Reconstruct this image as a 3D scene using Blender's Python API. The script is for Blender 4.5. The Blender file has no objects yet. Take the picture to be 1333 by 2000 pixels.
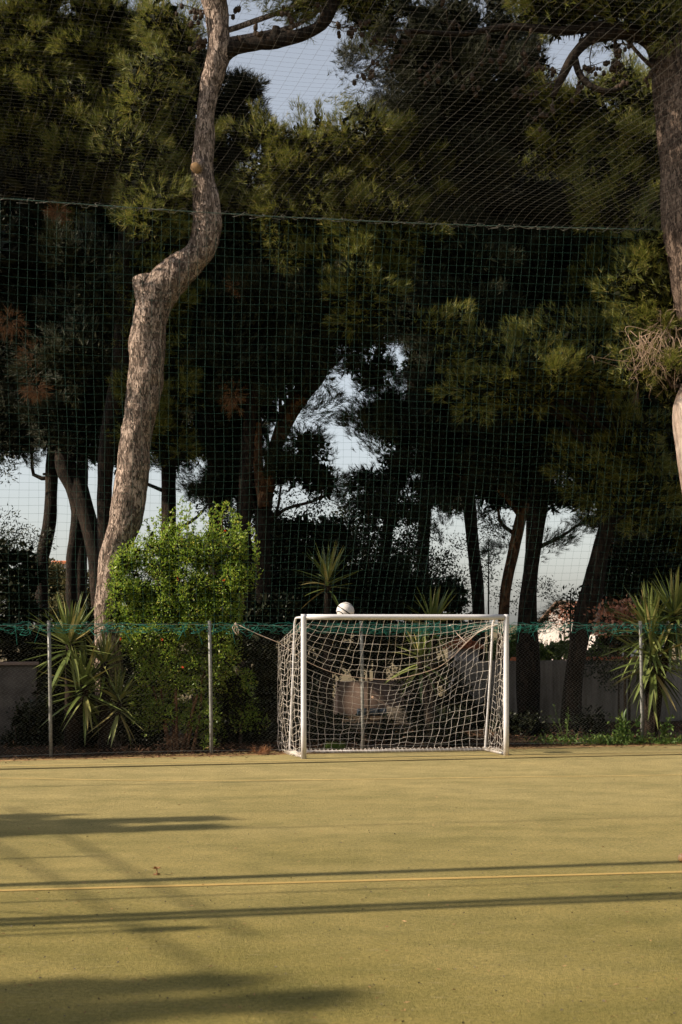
import bpy, math, random
import numpy as np
from mathutils import Vector, Matrix

# ------------------------------------------------------------------ camera, sky, sun, exposure
S = bpy.context.scene
COL = S.collection
EYE = 1.95
FPX = 2778.0

cam_d = bpy.data.cameras.new('camera')
cam = bpy.data.objects.new('camera', cam_d)
COL.objects.link(cam)
cam.location = (0, 0, EYE)
cam.rotation_euler = (math.radians(90), 0, 0)
cam_d.sensor_fit = 'VERTICAL'
cam_d.sensor_height = 36
cam_d.sensor_width = 24
cam_d.lens = 50
cam_d.shift_y = 0.1085
cam_d.clip_end = 3000
cam_d.dof.use_dof = True
cam_d.dof.focus_distance = 20.8
cam_d.dof.aperture_fstop = 4.0
S.camera = cam

SUN_EL, SUN_AZ = math.radians(33), math.radians(11)      # shadows run to the right and 11 degrees away
TO_SUN = Vector((-math.cos(SUN_AZ) * math.cos(SUN_EL), -math.sin(SUN_AZ) * math.cos(SUN_EL), math.sin(SUN_EL)))
world = bpy.data.worlds.new('World')
S.world = world
world.use_nodes = True
wn = world.node_tree
bg = wn.nodes['Background']
sky = wn.nodes.new('ShaderNodeTexSky')
sky.sky_type = 'NISHITA'
sky.sun_disc = False
sky.sun_elevation = SUN_EL
sky.sun_rotation = math.atan2(TO_SUN.x, TO_SUN.y)
sky.air_density = 1.0
sky.dust_density = 1.5
sky.ozone_density = 1.0
hs = wn.nodes.new('ShaderNodeHueSaturation')
hs.inputs['Saturation'].default_value = 0.42
wn.links.new(sky.outputs[0], hs.inputs['Color'])
wn.links.new(hs.outputs[0], bg.inputs['Color'])
bg.inputs['Strength'].default_value = 0.11

sun_d = bpy.data.lights.new('sun', 'SUN')
sun_d.energy = 5.0
sun_d.angle = math.radians(0.5)
sun_d.color = (1.0, 0.86, 0.68)
sun = bpy.data.objects.new('sun', sun_d)
COL.objects.link(sun)
sun.rotation_euler = (-TO_SUN).to_track_quat('-Z', 'Y').to_euler()
sun.location = (-30, -6, 20)

S.view_settings.view_transform = 'Standard'
S.view_settings.look = 'None'
S.view_settings.gamma = 1
S.view_settings.use_curve_mapping = False
S.view_settings.exposure = 0.6
S.render.engine = 'CYCLES'
S.cycles.max_bounces = 6
S.cycles.diffuse_bounces = 2
S.cycles.glossy_bounces = 2
S.cycles.transmission_bounces = 2

rng = np.random.default_rng(7)
random.seed(7)


def at(px, py, d):
    """world point seen at photo pixel (px, py) when it stands d metres away"""
    return np.array([(px - 666.5) / FPX * d, d, EYE - (py - 1217) / FPX * d])


# ------------------------------------------------------------------ objects
def tag(o, label=None, cat=None, group=None, kind=None):
    if label: o['label'] = label
    if cat: o['category'] = cat
    if group: o['group'] = group
    if kind: o['kind'] = kind
    return o


def thing(name, label, cat, loc=(0, 0, 0), group=None):
    o = bpy.data.objects.new(name, None)
    o.empty_display_size = 0.2
    COL.objects.link(o)
    o.location = [float(v) for v in loc]
    return tag(o, label, cat, group)


def mesh(name, V, F, mat=None, smooth=False):
    """F: list of integer arrays (n,3) or (n,4), or one such array"""
    me = bpy.data.meshes.new(name)
    V = np.asarray(V, dtype=np.float32).reshape(-1, 3)
    if not isinstance(F, (list, tuple)): F = [F]
    F = [np.asarray(f, dtype=np.int32) for f in F if len(f)]
    me.vertices.add(len(V))
    me.vertices.foreach_set('co', V.ravel())
    loops = np.concatenate([f.ravel() for f in F])
    counts = np.concatenate([np.full(len(f), f.shape[1], dtype=np.int32) for f in F])
    starts = np.concatenate([[0], np.cumsum(counts)[:-1]]).astype(np.int32)
    me.loops.add(len(loops))
    me.loops.foreach_set('vertex_index', loops)
    me.polygons.add(len(counts))
    me.polygons.foreach_set('loop_start', starts)
    if smooth:
        me.polygons.foreach_set('use_smooth', np.ones(len(counts), dtype=bool))
    me.update(calc_edges=True)
    if mat: me.materials.append(mat)
    return me


def put(name, me, parent=None, loc=None, matrix=None):
    """one object per mesh; vertices are given in world space unless loc / matrix is set"""
    o = bpy.data.objects.new(name, me)
    COL.objects.link(o)
    if parent is not None:
        o.parent = parent
        if matrix is None:
            o.matrix_parent_inverse = Matrix.Translation(-Vector(parent.location))
    if loc is not None: o.location = [float(v) for v in loc]
    if matrix is not None:
        o.matrix_local = matrix
    return o


class Geo:
    def __init__(s): s.V, s.T, s.Q, s.n = [], [], [], 0
    def add(s, V, T=None, Q=None):
        V = np.asarray(V, float).reshape(-1, 3)
        if T is not None and len(T): s.T.append(np.asarray(T) + s.n)
        if Q is not None and len(Q): s.Q.append(np.asarray(Q) + s.n)
        s.V.append(V); s.n += len(V)
        return s
    def mesh(s, name, mat, smooth=False):
        F = []
        if s.T: F.append(np.concatenate(s.T))
        if s.Q: F.append(np.concatenate(s.Q))
        return mesh(name, np.concatenate(s.V), F, mat, smooth)
    def put(s, name, mat, parent=None, smooth=False):
        return put(name, s.mesh(name, mat, smooth), parent)


def unit(a):
    a = np.asarray(a, float)
    return a / np.maximum(np.linalg.norm(a, axis=-1, keepdims=True), 1e-9)


def catmull(P, step):
    P = np.asarray(P, float)
    if len(P) < 2: return P
    E = np.vstack([2 * P[0] - P[1], P, 2 * P[-1] - P[-2]])
    out = []
    for i in range(1, len(E) - 2):
        n = max(1, int(np.linalg.norm((E[i + 1] - E[i])[:3]) / step))
        t = np.linspace(0, 1, n, endpoint=False)[:, None]
        a, b, c, d = E[i - 1], E[i], E[i + 1], E[i + 2]
        out.append(0.5 * (2 * b + (c - a) * t + (2 * a - 5 * b + 4 * c - d) * t ** 2 + (3 * b - a - 3 * c + d) * t ** 3))
    out.append(P[-1:])
    return np.vstack(out)


def frames(P):
    T = unit(np.gradient(P, axis=0)) if len(P) > 2 else np.repeat(unit(P[1:] - P[:1]), len(P), 0)
    N = np.zeros_like(T)
    ref = np.array([1.0, 0.2, 0.1]) if abs(T[0][0]) < 0.9 else np.array([0.1, 1.0, 0.2])
    n = unit(ref - T[0] * (ref @ T[0]))
    for i in range(len(P)):
        n = unit(n - T[i] * (n @ T[i])); N[i] = n
    return T, N, np.cross(T, N)


def tube(g, P, r, n=8, cap=True, disp=None):
    P = np.asarray(P, float)
    r = np.broadcast_to(np.asarray(r, float), (len(P),))
    T, N, B = frames(P)
    a = np.linspace(0, 2 * np.pi, n, endpoint=False)
    D = N[:, None] * np.cos(a)[None, :, None] + B[:, None] * np.sin(a)[None, :, None]
    V = P[:, None] + D * r[:, None, None]
    if disp is not None: V = V + D * disp(V, P, r)[..., None]
    m = len(P)
    i = np.arange(m - 1)[:, None] * n; j = np.arange(n)[None]; k = (j + 1) % n
    Q = np.stack([i + j, i + k, i + n + k, i + n + j], -1).reshape(-1, 4)
    V = V.reshape(-1, 3)
    if cap:
        V = np.vstack([V, P[:1], P[-1:]])
        jj, kk = j[0], k[0]
        t1 = np.stack([np.full(n, m * n), kk, jj], -1)
        t2 = np.stack([np.full(n, m * n + 1), (m - 1) * n + jj, (m - 1) * n + kk], -1)
        g.add(V, np.vstack([t1, t2]), Q)
    else:
        g.add(V, None, Q)
    return g


def strands(g, L, r):
    """thin three-sided cords; L is (M strands, K points, 3)"""
    L = np.asarray(L, float)
    M, K, _ = L.shape
    d = unit((L[:, -1] - L[:, 0]).mean(0))
    ref = np.array([0, 0, 1.0]) if abs(d[2]) < 0.8 else np.array([1.0, 0, 0])
    n = unit(ref - d * (ref @ d)); b = np.cross(d, n)
    off = np.stack([n * math.cos(t) + b * math.sin(t) for t in (0.5, 2.6, 4.7)]) * r
    V = (L[:, :, None] + off[None, None]).reshape(-1, 3)
    s = np.arange(M)[:, None, None] * K * 3; k = np.arange(K - 1)[None, :, None] * 3; j = np.arange(3)[None, None]
    jn = (j + 1) % 3
    Q = np.stack([s + k + j, s + k + jn, s + k + 3 + jn, s + k + 3 + j], -1).reshape(-1, 4)
    g.add(V, None, Q)
    return g


def box(g, c, s, rz=0.0, bev=0.0):
    x, y, z = [v / 2 for v in s]
    ca, sa = math.cos(rz), math.sin(rz)
    if bev <= 0:
        P = np.array([[i * x, j * y, k * z] for k in (-1, 1) for j in (-1, 1) for i in (-1, 1)])
        Q = np.array([[0, 2, 3, 1], [4, 5, 7, 6], [0, 1, 5, 4], [2, 6, 7, 3], [0, 4, 6, 2], [1, 3, 7, 5]])
    else:
        ring = [(-x + bev, -y), (x - bev, -y), (x, -y + bev), (x, y - bev), (x - bev, y), (-x + bev, y), (-x, y - bev), (-x, -y + bev)]
        P = []
        for zz, sc in ((-z, 0), (z - bev, 0), (z, bev)):
            for (px, py) in ring:
                P.append([px - math.copysign(min(sc, abs(px)), px), py - math.copysign(min(sc, abs(py)), py), zz])
        P = np.array(P)
        Q = [[k * 8 + i, k * 8 + (i + 1) % 8, k * 8 + 8 + (i + 1) % 8, k * 8 + 8 + i] for k in range(2) for i in range(8)]
        Q += [[16, 17, 18, 19], [16, 19, 20, 23], [23, 20, 21, 22]]
        Q = np.array(Q)
    R = np.array([[ca, -sa, 0], [sa, ca, 0], [0, 0, 1]])
    g.add(P @ R.T + np.asarray(c), None, Q)
    return g


_H = np.random.default_rng(99).random(4096)
def vnoise(P, f):
    P = np.asarray(P, float) * f + 100.0
    i = np.floor(P).astype(np.int64); t = P - i; t = t * t * (3 - 2 * t)
    def h(dx, dy, dz):
        return _H[((i[..., 0] + dx) * 73856093 ^ (i[..., 1] + dy) * 19349663 ^ (i[..., 2] + dz) * 83492791) & 4095]
    x, y, z = t[..., 0], t[..., 1], t[..., 2]
    a = h(0,0,0)*(1-x)+h(1,0,0)*x; b = h(0,1,0)*(1-x)+h(1,1,0)*x
    c = h(0,0,1)*(1-x)+h(1,0,1)*x; d = h(0,1,1)*(1-x)+h(1,1,1)*x
    return (a*(1-y)+b*y)*(1-z)+(c*(1-y)+d*y)*z


# ------------------------------------------------------------------ materials
def new_mat(name, rough=0.7, spec=0.3):
    m = bpy.data.materials.new(name)
    m.use_nodes = True
    b = m.node_tree.nodes['Principled BSDF']
    b.inputs['Roughness'].default_value = rough
    b.inputs['Specular IOR Level'].default_value = spec
    return m, m.node_tree, b


def ramp(nt, fac, stops):
    r = nt.nodes.new('ShaderNodeValToRGB')
    e = r.color_ramp.elements
    while len(e) < len(stops): e.new(0.5)
    for k, (p, c) in enumerate(stops):
        e[k].position = p; e[k].color = (*c, 1)
    nt.links.new(fac, r.inputs[0])
    return r.outputs[0]


def noise(nt, vec, scale, detail=4, rough=0.6):
    n = nt.nodes.new('ShaderNodeTexNoise')
    n.inputs['Scale'].default_value = scale
    n.inputs['Detail'].default_value = detail
    n.inputs['Roughness'].default_value = rough
    if vec is not None: nt.links.new(vec, n.inputs['Vector'])
    return n.outputs['Fac']


def coords(nt, scale=(1, 1, 1), obj=True, rot=(0, 0, 0)):
    tc = nt.nodes.new('ShaderNodeTexCoord')
    mp = nt.nodes.new('ShaderNodeMapping')
    mp.inputs['Scale'].default_value = scale
    mp.inputs['Rotation'].default_value = rot
    nt.links.new(tc.outputs['Object'], mp.inputs['Vector'])
    return mp.outputs[0]


def mixc(nt, fac, a, b, mode='MIX'):
    m = nt.nodes.new('ShaderNodeMix')
    m.data_type = 'RGBA'; m.blend_type = mode
    for s, v in ((m.inputs[0], fac), (m.inputs[6], a), (m.inputs[7], b)):
        if isinstance(v, (int, float)): s.default_value = v
        elif isinstance(v, tuple): s.default_value = (*v, 1)
        else: nt.links.new(v, s)
    return m.outputs[2]


def bump(nt, b, h, strength, dist):
    n = nt.nodes.new('ShaderNodeBump')
    n.inputs['Strength'].default_value = strength
    n.inputs['Distance'].default_value = dist
    nt.links.new(h, n.inputs['Height'])
    nt.links.new(n.outputs[0], b.inputs['Normal'])


def leaf_mat(name, stops, rough=0.55, trans=0.25, spec=0.35):
    m, nt, b = new_mat(name, rough, spec)
    ge = nt.nodes.new('ShaderNodeNewGeometry')
    c = ramp(nt, ge.outputs['Random Per Island'], stops)
    nt.links.new(c, b.inputs['Base Color'])
    if trans:
        t = nt.nodes.new('ShaderNodeBsdfTranslucent')
        nt.links.new(c, t.inputs['Color'])
        mx = nt.nodes.new('ShaderNodeMixShader')
        mx.inputs[0].default_value = trans
        nt.links.new(b.outputs[0], mx.inputs[1]); nt.links.new(t.outputs[0], mx.inputs[2])
        nt.links.new(mx.outputs[0], nt.nodes['Material Output'].inputs['Surface'])
    return m


def plain_mat(name, c, rough=0.6, spec=0.3, var=0.15, scale=6.0, metal=0.0, bstr=0.0):
    m, nt, b = new_mat(name, rough, spec)
    v = coords(nt)
    f = noise(nt, v, scale, 5)
    lo = tuple(x * (1 - var) for x in c); hi = tuple(min(1, x * (1 + var)) for x in c)
    nt.links.new(ramp(nt, f, [(0.3, lo), (0.7, hi)]), b.inputs['Base Color'])
    b.inputs['Metallic'].default_value = metal
    if bstr: bump(nt, b, noise(nt, v, scale * 6, 4), bstr, 0.01)
    return m


def bark_mat(name, dark, mid, light, scale=1.0):
    m, nt, b = new_mat(name, 0.85, 0.12)
    v = coords(nt, (1, 1, 0.32))
    nz = nt.nodes.new('ShaderNodeTexNoise'); nz.inputs['Scale'].default_value = 14; nz.inputs['Detail'].default_value = 5
    nt.links.new(v, nz.inputs['Vector'])
    w = nt.nodes.new('ShaderNodeMix'); w.data_type = 'VECTOR'; w.inputs[0].default_value = 0.16
    nt.links.new(v, w.inputs[4]); nt.links.new(nz.outputs['Color'], w.inputs[5])
    vo = nt.nodes.new('ShaderNodeTexVoronoi'); vo.feature = 'F1'
    vo.inputs['Scale'].default_value = 30 * scale
    nt.links.new(w.outputs[1], vo.inputs['Vector'])
    n1 = noise(nt, v, 42 * scale, 6, 0.75)
    n2 = noise(nt, v, 5 * scale, 4, 0.6)
    sep = nt.nodes.new('ShaderNodeSeparateColor'); nt.links.new(vo.outputs['Color'], sep.inputs[0])
    mx = nt.nodes.new('ShaderNodeMix'); mx.inputs[0].default_value = 0.45
    nt.links.new(n1, mx.inputs[2]); nt.links.new(sep.outputs[0], mx.inputs[3])
    base = ramp(nt, mx.outputs[0], [(0.25, dark), (0.5, mid), (0.75, light)])
    base = mixc(nt, 0.8, base, ramp(nt, n2, [(0.3, (0.62, 0.6, 0.58)), (0.7, (1.2, 1.18, 1.15))]), 'MULTIPLY')
    nt.links.new(base, b.inputs['Base Color'])
    ad = nt.nodes.new('ShaderNodeMath'); ad.operation = 'MULTIPLY_ADD'
    nt.links.new(sep.outputs[0], ad.inputs[0]); ad.inputs[1].default_value = 0.5; nt.links.new(n1, ad.inputs[2])
    bump(nt, b, ad.outputs[0], 0.9, 0.035)
    return m


M = {}
M['needle'] = leaf_mat('pine_needles', [(0.0, (0.046, 0.064, 0.010)), (0.45, (0.145, 0.165, 0.028)), (0.8, (0.26, 0.26, 0.05)), (1.0, (0.42, 0.32, 0.11))], 0.5, 0.33)  # copy for the sunlit crowns, sunlight painted in as brighter colour
M['needle_dark'] = leaf_mat('dark_needles', [(0.0, (0.009, 0.013, 0.004)), (0.6, (0.022, 0.027, 0.008)), (1.0, (0.05, 0.045, 0.014))], 0.6, 0.1)  # darkened copy for crowns in shade, the shade painted into the colour
M['core'] = leaf_mat('inner_foliage', [(0.0, (0.005, 0.007, 0.003)), (1.0, (0.015, 0.016, 0.006))], 0.8, 0.0, 0.1)  # near-black: the shade inside the clumps is part of this colour
M['olive'] = leaf_mat('evergreen_leaves', [(0.0, (0.009, 0.014, 0.005)), (0.7, (0.02, 0.028, 0.009)), (1.0, (0.05, 0.055, 0.018))], 0.45, 0.1)
M['bush'] = leaf_mat('bright_leaves', [(0.0, (0.10, 0.18, 0.02)), (0.4, (0.24, 0.38, 0.04)), (0.8, (0.40, 0.52, 0.07)), (1.0, (0.54, 0.48, 0.10))], 0.34, 0.5, 0.5)
M['weed'] = leaf_mat('weed_leaves', [(0.0, (0.05, 0.10, 0.018)), (0.6, (0.10, 0.17, 0.03)), (1.0, (0.17, 0.23, 0.05))], 0.5, 0.25)
M['dryscrub'] = leaf_mat('dry_scrub', [(0.0, (0.05, 0.055, 0.02)), (0.6, (0.12, 0.11, 0.04)), (1.0, (0.2, 0.16, 0.07))], 0.7, 0.2)
M['bract'] = leaf_mat('orange_bracts', [(0.0, (0.26, 0.10, 0.055)), (0.6, (0.48, 0.21, 0.13)), (1.0, (0.62, 0.34, 0.23))], 0.6, 0.3)
M['bark'] = bark_mat('pine_bark', (0.04, 0.029, 0.024), (0.21, 0.155, 0.125), (0.68, 0.53, 0.44), 1.7)
M['bark_dark'] = bark_mat('dark_pine_bark', (0.010, 0.008, 0.006), (0.022, 0.016, 0.012), (0.05, 0.034, 0.024))  # near-black bark: deep shade on the trunks put into the colour
M['bark_red'] = bark_mat('red_pine_bark', (0.045, 0.024, 0.015), (0.12, 0.062, 0.034), (0.30, 0.16, 0.085))
M['bark_grey'] = bark_mat('grey_brown_bark', (0.03, 0.022, 0.018), (0.10, 0.07, 0.055), (0.26, 0.19, 0.15), 1.4)
M['bark_pale'] = bark_mat('pale_peeling_bark', (0.22, 0.15, 0.11), (0.40, 0.31, 0.26), (0.52, 0.43, 0.37), 0.4)
M['twig'] = plain_mat('twigs', (0.07, 0.05, 0.035), 0.8, 0.1)
M['twig_pale'] = plain_mat('dead_twigs', (0.38, 0.27, 0.19), 0.8, 0.1)
M['cone'] = plain_mat('pine_cones', (0.05, 0.034, 0.024), 0.8, 0.1, 0.4, 40)
M['cutwood'] = plain_mat('sawn_wood', (0.30, 0.19, 0.10), 0.8, 0.1, 0.25, 25)
def frame_paint():
    m, nt, b = new_mat('white_frame_paint', 0.42, 0.35)
    v = coords(nt)
    sx = nt.nodes.new('ShaderNodeSeparateXYZ'); nt.links.new(v, sx.inputs[0])
    n1 = noise(nt, v, 9, 5, 0.7); n2 = noise(nt, coords(nt, (1, 1, 0.25)), 60, 4, 0.7)
    c = ramp(nt, n1, [(0.3, (0.64, 0.63, 0.66)), (0.7, (0.72, 0.71, 0.735))])
    c = mixc(nt, ramp(nt, n2, [(0.66, (0, 0, 0)), (0.74, (0.8, 0.8, 0.8))]), c, (0.36, 0.29, 0.22))
    md = nt.nodes.new('ShaderNodeMath'); md.operation = 'MULTIPLY_ADD'
    nt.links.new(n1, md.inputs[0]); md.inputs[1].default_value = 0.5; nt.links.new(sx.outputs['Z'], md.inputs[2])
    c = mixc(nt, ramp(nt, md.outputs[0], [(0.24, (0.6, 0.6, 0.6)), (0.42, (0, 0, 0))]), c, (0.40, 0.32, 0.22))
    nt.links.new(c, b.inputs['Base Color'])
    return m
M['white'] = frame_paint()
M['netcord'] = plain_mat('goal_net_cord', (0.80, 0.73, 0.66), 0.8, 0.15, 0.15, 8)
M['tie'] = plain_mat('tie_rope', (0.66, 0.50, 0.40), 0.8, 0.15)
M['greencord'] = plain_mat('green_net_cord', (0.035, 0.10, 0.078), 0.65, 0.25, 0.35, 3)
M['greycord'] = plain_mat('grey_net_cord', (0.105, 0.098, 0.08), 0.7, 0.2, 0.3, 2)
M['teal'] = plain_mat('teal_lacing', (0.03, 0.22, 0.17), 0.6, 0.3, 0.35, 9)
M['galv'] = plain_mat('galvanised_steel', (0.23, 0.23, 0.215), 0.55, 0.35, 0.4, 30, 0.15)
M['wire'] = plain_mat('fence_wire', (0.33, 0.33, 0.29), 0.5, 0.4, 0.2, 4, 0.2)
M['pole'] = plain_mat('pole_paint', (0.25, 0.26, 0.25), 0.5, 0.4)
M['ball'] = plain_mat('ball_skin', (0.66, 0.62, 0.59), 0.5, 0.3, 0.04, 20, 0, 0.15)
M['black'] = plain_mat('black_rubber', (0.015, 0.014, 0.013), 0.5, 0.3)
M['tanball'] = plain_mat('tan_ball_skin', (0.62, 0.36, 0.16), 0.55, 0.3)
def stained_render():
    m, nt, b = new_mat('stained_grey_render', 0.92, 0.08)
    v = coords(nt)
    n1 = noise(nt, v, 1.1, 5, 0.6); n2 = noise(nt, coords(nt, (7, 7, 0.7)), 1.0, 4, 0.65); n3 = noise(nt, v, 24, 4, 0.7)
    c = ramp(nt, n1, [(0.3, (0.19, 0.17, 0.15)), (0.7, (0.33, 0.295, 0.255))])
    c = mixc(nt, 0.8, c, ramp(nt, n2, [(0.35, (0.5, 0.47, 0.43)), (0.62, (1.1, 1.08, 1.05))]), 'MULTIPLY')
    c = mixc(nt, 0.6, c, ramp(nt, n3, [(0.3, (0.75, 0.74, 0.72)), (0.7, (1.15, 1.15, 1.15))]), 'MULTIPLY')
    nt.links.new(c, b.inputs['Base Color'])
    bump(nt, b, n3, 0.4, 0.01)
    return m
M['render'] = stained_render()
M['pinkwall'] = plain_mat('pink_render', (0.27, 0.19, 0.15), 0.9, 0.1, 0.15, 3, 0, 0.3)
M['whitewall'] = plain_mat('white_render', (0.58, 0.52, 0.49), 0.9, 0.1, 0.06, 3, 0, 0.2)
M['terracotta'] = plain_mat('terracotta', (0.50, 0.17, 0.08), 0.8, 0.15, 0.3, 7)
M['oldroof'] = plain_mat('weathered_roof', (0.32, 0.22, 0.17), 0.85, 0.1, 0.2, 6)
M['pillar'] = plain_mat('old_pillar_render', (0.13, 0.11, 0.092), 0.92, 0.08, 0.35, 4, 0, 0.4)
M['tarp'] = plain_mat('blue_grey_tarp', (0.20, 0.25, 0.29), 0.5, 0.3, 0.25, 8)
M['darkwood'] = plain_mat('old_wood', (0.09, 0.075, 0.06), 0.8, 0.15, 0.35, 9)
M['plank'] = plain_mat('pale_wood', (0.55, 0.36, 0.24), 0.7, 0.2)
M['glass'] = plain_mat('dark_glass', (0.02, 0.025, 0.03), 0.1, 0.6)
M['flower'] = plain_mat('red_petals', (0.75, 0.09, 0.03), 0.6, 0.2)
M['straw'] = leaf_mat('dry_needles', [(0.0, (0.20, 0.09, 0.045)), (0.6, (0.36, 0.17, 0.08)), (1.0, (0.5, 0.3, 0.15))], 0.8, 0.1)
M['litter'] = leaf_mat('shed_needles', [(0.0, (0.05, 0.025, 0.014)), (0.6, (0.12, 0.058, 0.03)), (1.0, (0.26, 0.14, 0.075))], 0.85, 0.0)


def yucca_mat():
    m, nt, b = new_mat('yucca_leaf', 0.38, 0.45)
    oi = nt.nodes.new('ShaderNodeObjectInfo')
    c = ramp(nt, oi.outputs['Random'], [(0.0, (0.07, 0.10, 0.025)), (0.5, (0.15, 0.19, 0.05)), (0.85, (0.25, 0.27, 0.09)), (1.0, (0.38, 0.30, 0.12))])
    nt.links.new(c, b.inputs['Base Color'])
    t = nt.nodes.new('ShaderNodeBsdfTranslucent'); nt.links.new(c, t.inputs['Color'])
    mx = nt.nodes.new('ShaderNodeMixShader'); mx.inputs[0].default_value = 0.15
    nt.links.new(b.outputs[0], mx.inputs[1]); nt.links.new(t.outputs[0], mx.inputs[2])
    nt.links.new(mx.outputs[0], nt.nodes['Material Output'].inputs['Surface'])
    return m
M['yucca'] = yucca_mat()


def turf_mat():
    m, nt, b = new_mat('sand_filled_turf', 0.9, 0.08)
    v = coords(nt)
    vs = coords(nt, (7, 38, 1), rot=(0, 0, math.radians(-14)))
    big = noise(nt, v, 0.35, 4)
    med = noise(nt, v, 2.6, 5, 0.65)
    fine = noise(nt, v, 120, 3, 0.7)
    tuf = noise(nt, v, 34, 4, 0.75)
    streak = noise(nt, vs, 1.0, 3, 0.6)
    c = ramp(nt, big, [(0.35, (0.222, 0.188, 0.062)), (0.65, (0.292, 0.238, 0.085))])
    # paler towards the goal end: grazing sheen of the fibres put into the colour
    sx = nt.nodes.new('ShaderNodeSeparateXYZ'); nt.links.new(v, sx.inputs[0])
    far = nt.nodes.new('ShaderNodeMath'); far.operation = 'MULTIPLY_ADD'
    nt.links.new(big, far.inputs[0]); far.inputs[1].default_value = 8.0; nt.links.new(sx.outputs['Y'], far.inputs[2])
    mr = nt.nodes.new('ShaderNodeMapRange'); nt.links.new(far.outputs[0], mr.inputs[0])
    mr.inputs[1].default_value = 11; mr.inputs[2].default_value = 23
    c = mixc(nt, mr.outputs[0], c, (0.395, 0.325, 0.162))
    patch = noise(nt, coords(nt, (0.8, 2.2, 1), rot=(0, 0, math.radians(-14))), 0.9, 5, 0.6)
    c = mixc(nt, 0.75, c, ramp(nt, patch, [(0.3, (0.74, 0.78, 0.74)), (0.5, (1, 1, 1)), (0.7, (1.18, 1.14, 1.12))]), 'MULTIPLY')
    c = mixc(nt, 0.6, c, ramp(nt, med, [(0.3, (0.72, 0.76, 0.72)), (0.7, (1.22, 1.18, 1.12))]), 'MULTIPLY')
    c = mixc(nt, 0.9, c, ramp(nt, tuf, [(0.28, (0.52, 0.56, 0.46)), (0.5, (1, 1, 1)), (0.72, (1.42, 1.38, 1.32))]), 'MULTIPLY')
    c = mixc(nt, 0.8, c, ramp(nt, fine, [(0.3, (0.5, 0.53, 0.46)), (0.7, (1.46, 1.42, 1.38))]), 'MULTIPLY')
    c = mixc(nt, ramp(nt, streak, [(0.60, (0, 0, 0)), (0.78, (0.6, 0.6, 0.6))]), c, (0.47, 0.38, 0.22))
    nt.links.new(c, b.inputs['Base Color'])
    ad = nt.nodes.new('ShaderNodeMath'); ad.operation = 'ADD'
    nt.links.new(fine, ad.inputs[0]); nt.links.new(tuf, ad.inputs[1])
    bump(nt, b, ad.outputs[0], 0.8, 0.025)
    return m
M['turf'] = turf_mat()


def worn_paint(name, c):
    """line paint rubbed off the fibres in patches, so that the turf shows through"""
    m, nt, b = new_mat(name, 0.85, 0.1)
    v = coords(nt)
    f = noise(nt, v, 70, 4, 0.75)
    g = noise(nt, v, 2.2, 4, 0.7)
    mx = nt.nodes.new('ShaderNodeMix'); mx.inputs[0].default_value = 0.45
    nt.links.new(f, mx.inputs[2]); nt.links.new(g, mx.inputs[3])
    base = mixc(nt, ramp(nt, mx.outputs[0], [(0.36, (0, 0, 0)), (0.56, (1, 1, 1))]), tuple(0.45 * x + 0.55 * y for x, y in zip(c, (0.25, 0.20, 0.075))), c)
    nt.links.new(base, b.inputs['Base Color'])
    bump(nt, b, f, 0.5, 0.015)
    return m
M['yellow'] = worn_paint('yellow_turf_line', (0.44, 0.30, 0.105))
M['paleline'] = worn_paint('faded_turf_line', (0.60, 0.44, 0.18))
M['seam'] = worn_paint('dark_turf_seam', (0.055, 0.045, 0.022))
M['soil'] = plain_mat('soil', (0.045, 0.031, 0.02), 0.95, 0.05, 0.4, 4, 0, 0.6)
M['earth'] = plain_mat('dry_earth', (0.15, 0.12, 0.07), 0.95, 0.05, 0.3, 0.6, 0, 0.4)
M['edge'] = plain_mat('sandy_edge', (0.40, 0.26, 0.12), 0.95, 0.05, 0.3, 9, 0, 0.5)

# ------------------------------------------------------------------ field frame: the fence runs 15 degrees off the picture plane
FA = math.radians(15)
F0 = np.array([-4.22, 20.6, 0.0])
FU = np.array([math.cos(FA), math.sin(FA), 0.0])
FN = np.array([math.sin(FA), -math.cos(FA), 0.0])          # towards the camera
UZ = np.array([0, 0, 1.0])


def fp(u, z=0.0, off=0.0):
    u, z, off = np.broadcast_arrays(np.asarray(u, float), np.asarray(z, float), np.asarray(off, float))
    return F0 + u[..., None] * FU + z[..., None] * UZ + off[..., None] * FN


# ground
V = [[-900, -300, -0.03], [900, -300, -0.03], [900, 1500, -0.03], [-900, 1500, -0.03]]
tag(put('ground', mesh('ground', V, np.array([[0, 1, 2, 3]]), M['earth'])), kind='structure')
# soil bed behind the fence, gently uneven
nu, nv = 90, 40
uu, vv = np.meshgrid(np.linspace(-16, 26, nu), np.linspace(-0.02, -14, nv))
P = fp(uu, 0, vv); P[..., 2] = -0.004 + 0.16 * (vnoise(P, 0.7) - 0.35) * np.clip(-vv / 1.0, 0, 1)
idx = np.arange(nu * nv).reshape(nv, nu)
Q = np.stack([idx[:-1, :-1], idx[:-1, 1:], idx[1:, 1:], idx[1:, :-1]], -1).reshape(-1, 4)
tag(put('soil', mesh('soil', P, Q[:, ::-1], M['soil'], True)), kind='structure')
# pitch
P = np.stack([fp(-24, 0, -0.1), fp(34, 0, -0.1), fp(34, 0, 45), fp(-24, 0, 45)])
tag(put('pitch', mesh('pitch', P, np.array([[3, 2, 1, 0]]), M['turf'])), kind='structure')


def strip(name, pts, w, mat, z):
    P = catmull(np.array([[p[0], p[1], 0] for p in pts], float), 0.25)
    T = unit(np.gradient(P, axis=0)); N = np.stack([-T[:, 1], T[:, 0], 0 * T[:, 0]], -1)
    wv = w / 2 * (0.85 + 0.3 * vnoise(P, 4))[:, None]
    V = np.vstack([P - N * wv, P + N * wv]); V[:, 2] = z
    n = len(P); i = np.arange(n - 1)
    o = put(name, mesh(name, V, np.stack([i, i + 1, n + i + 1, n + i], -1), mat))
    return tag(o, kind='structure')


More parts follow.
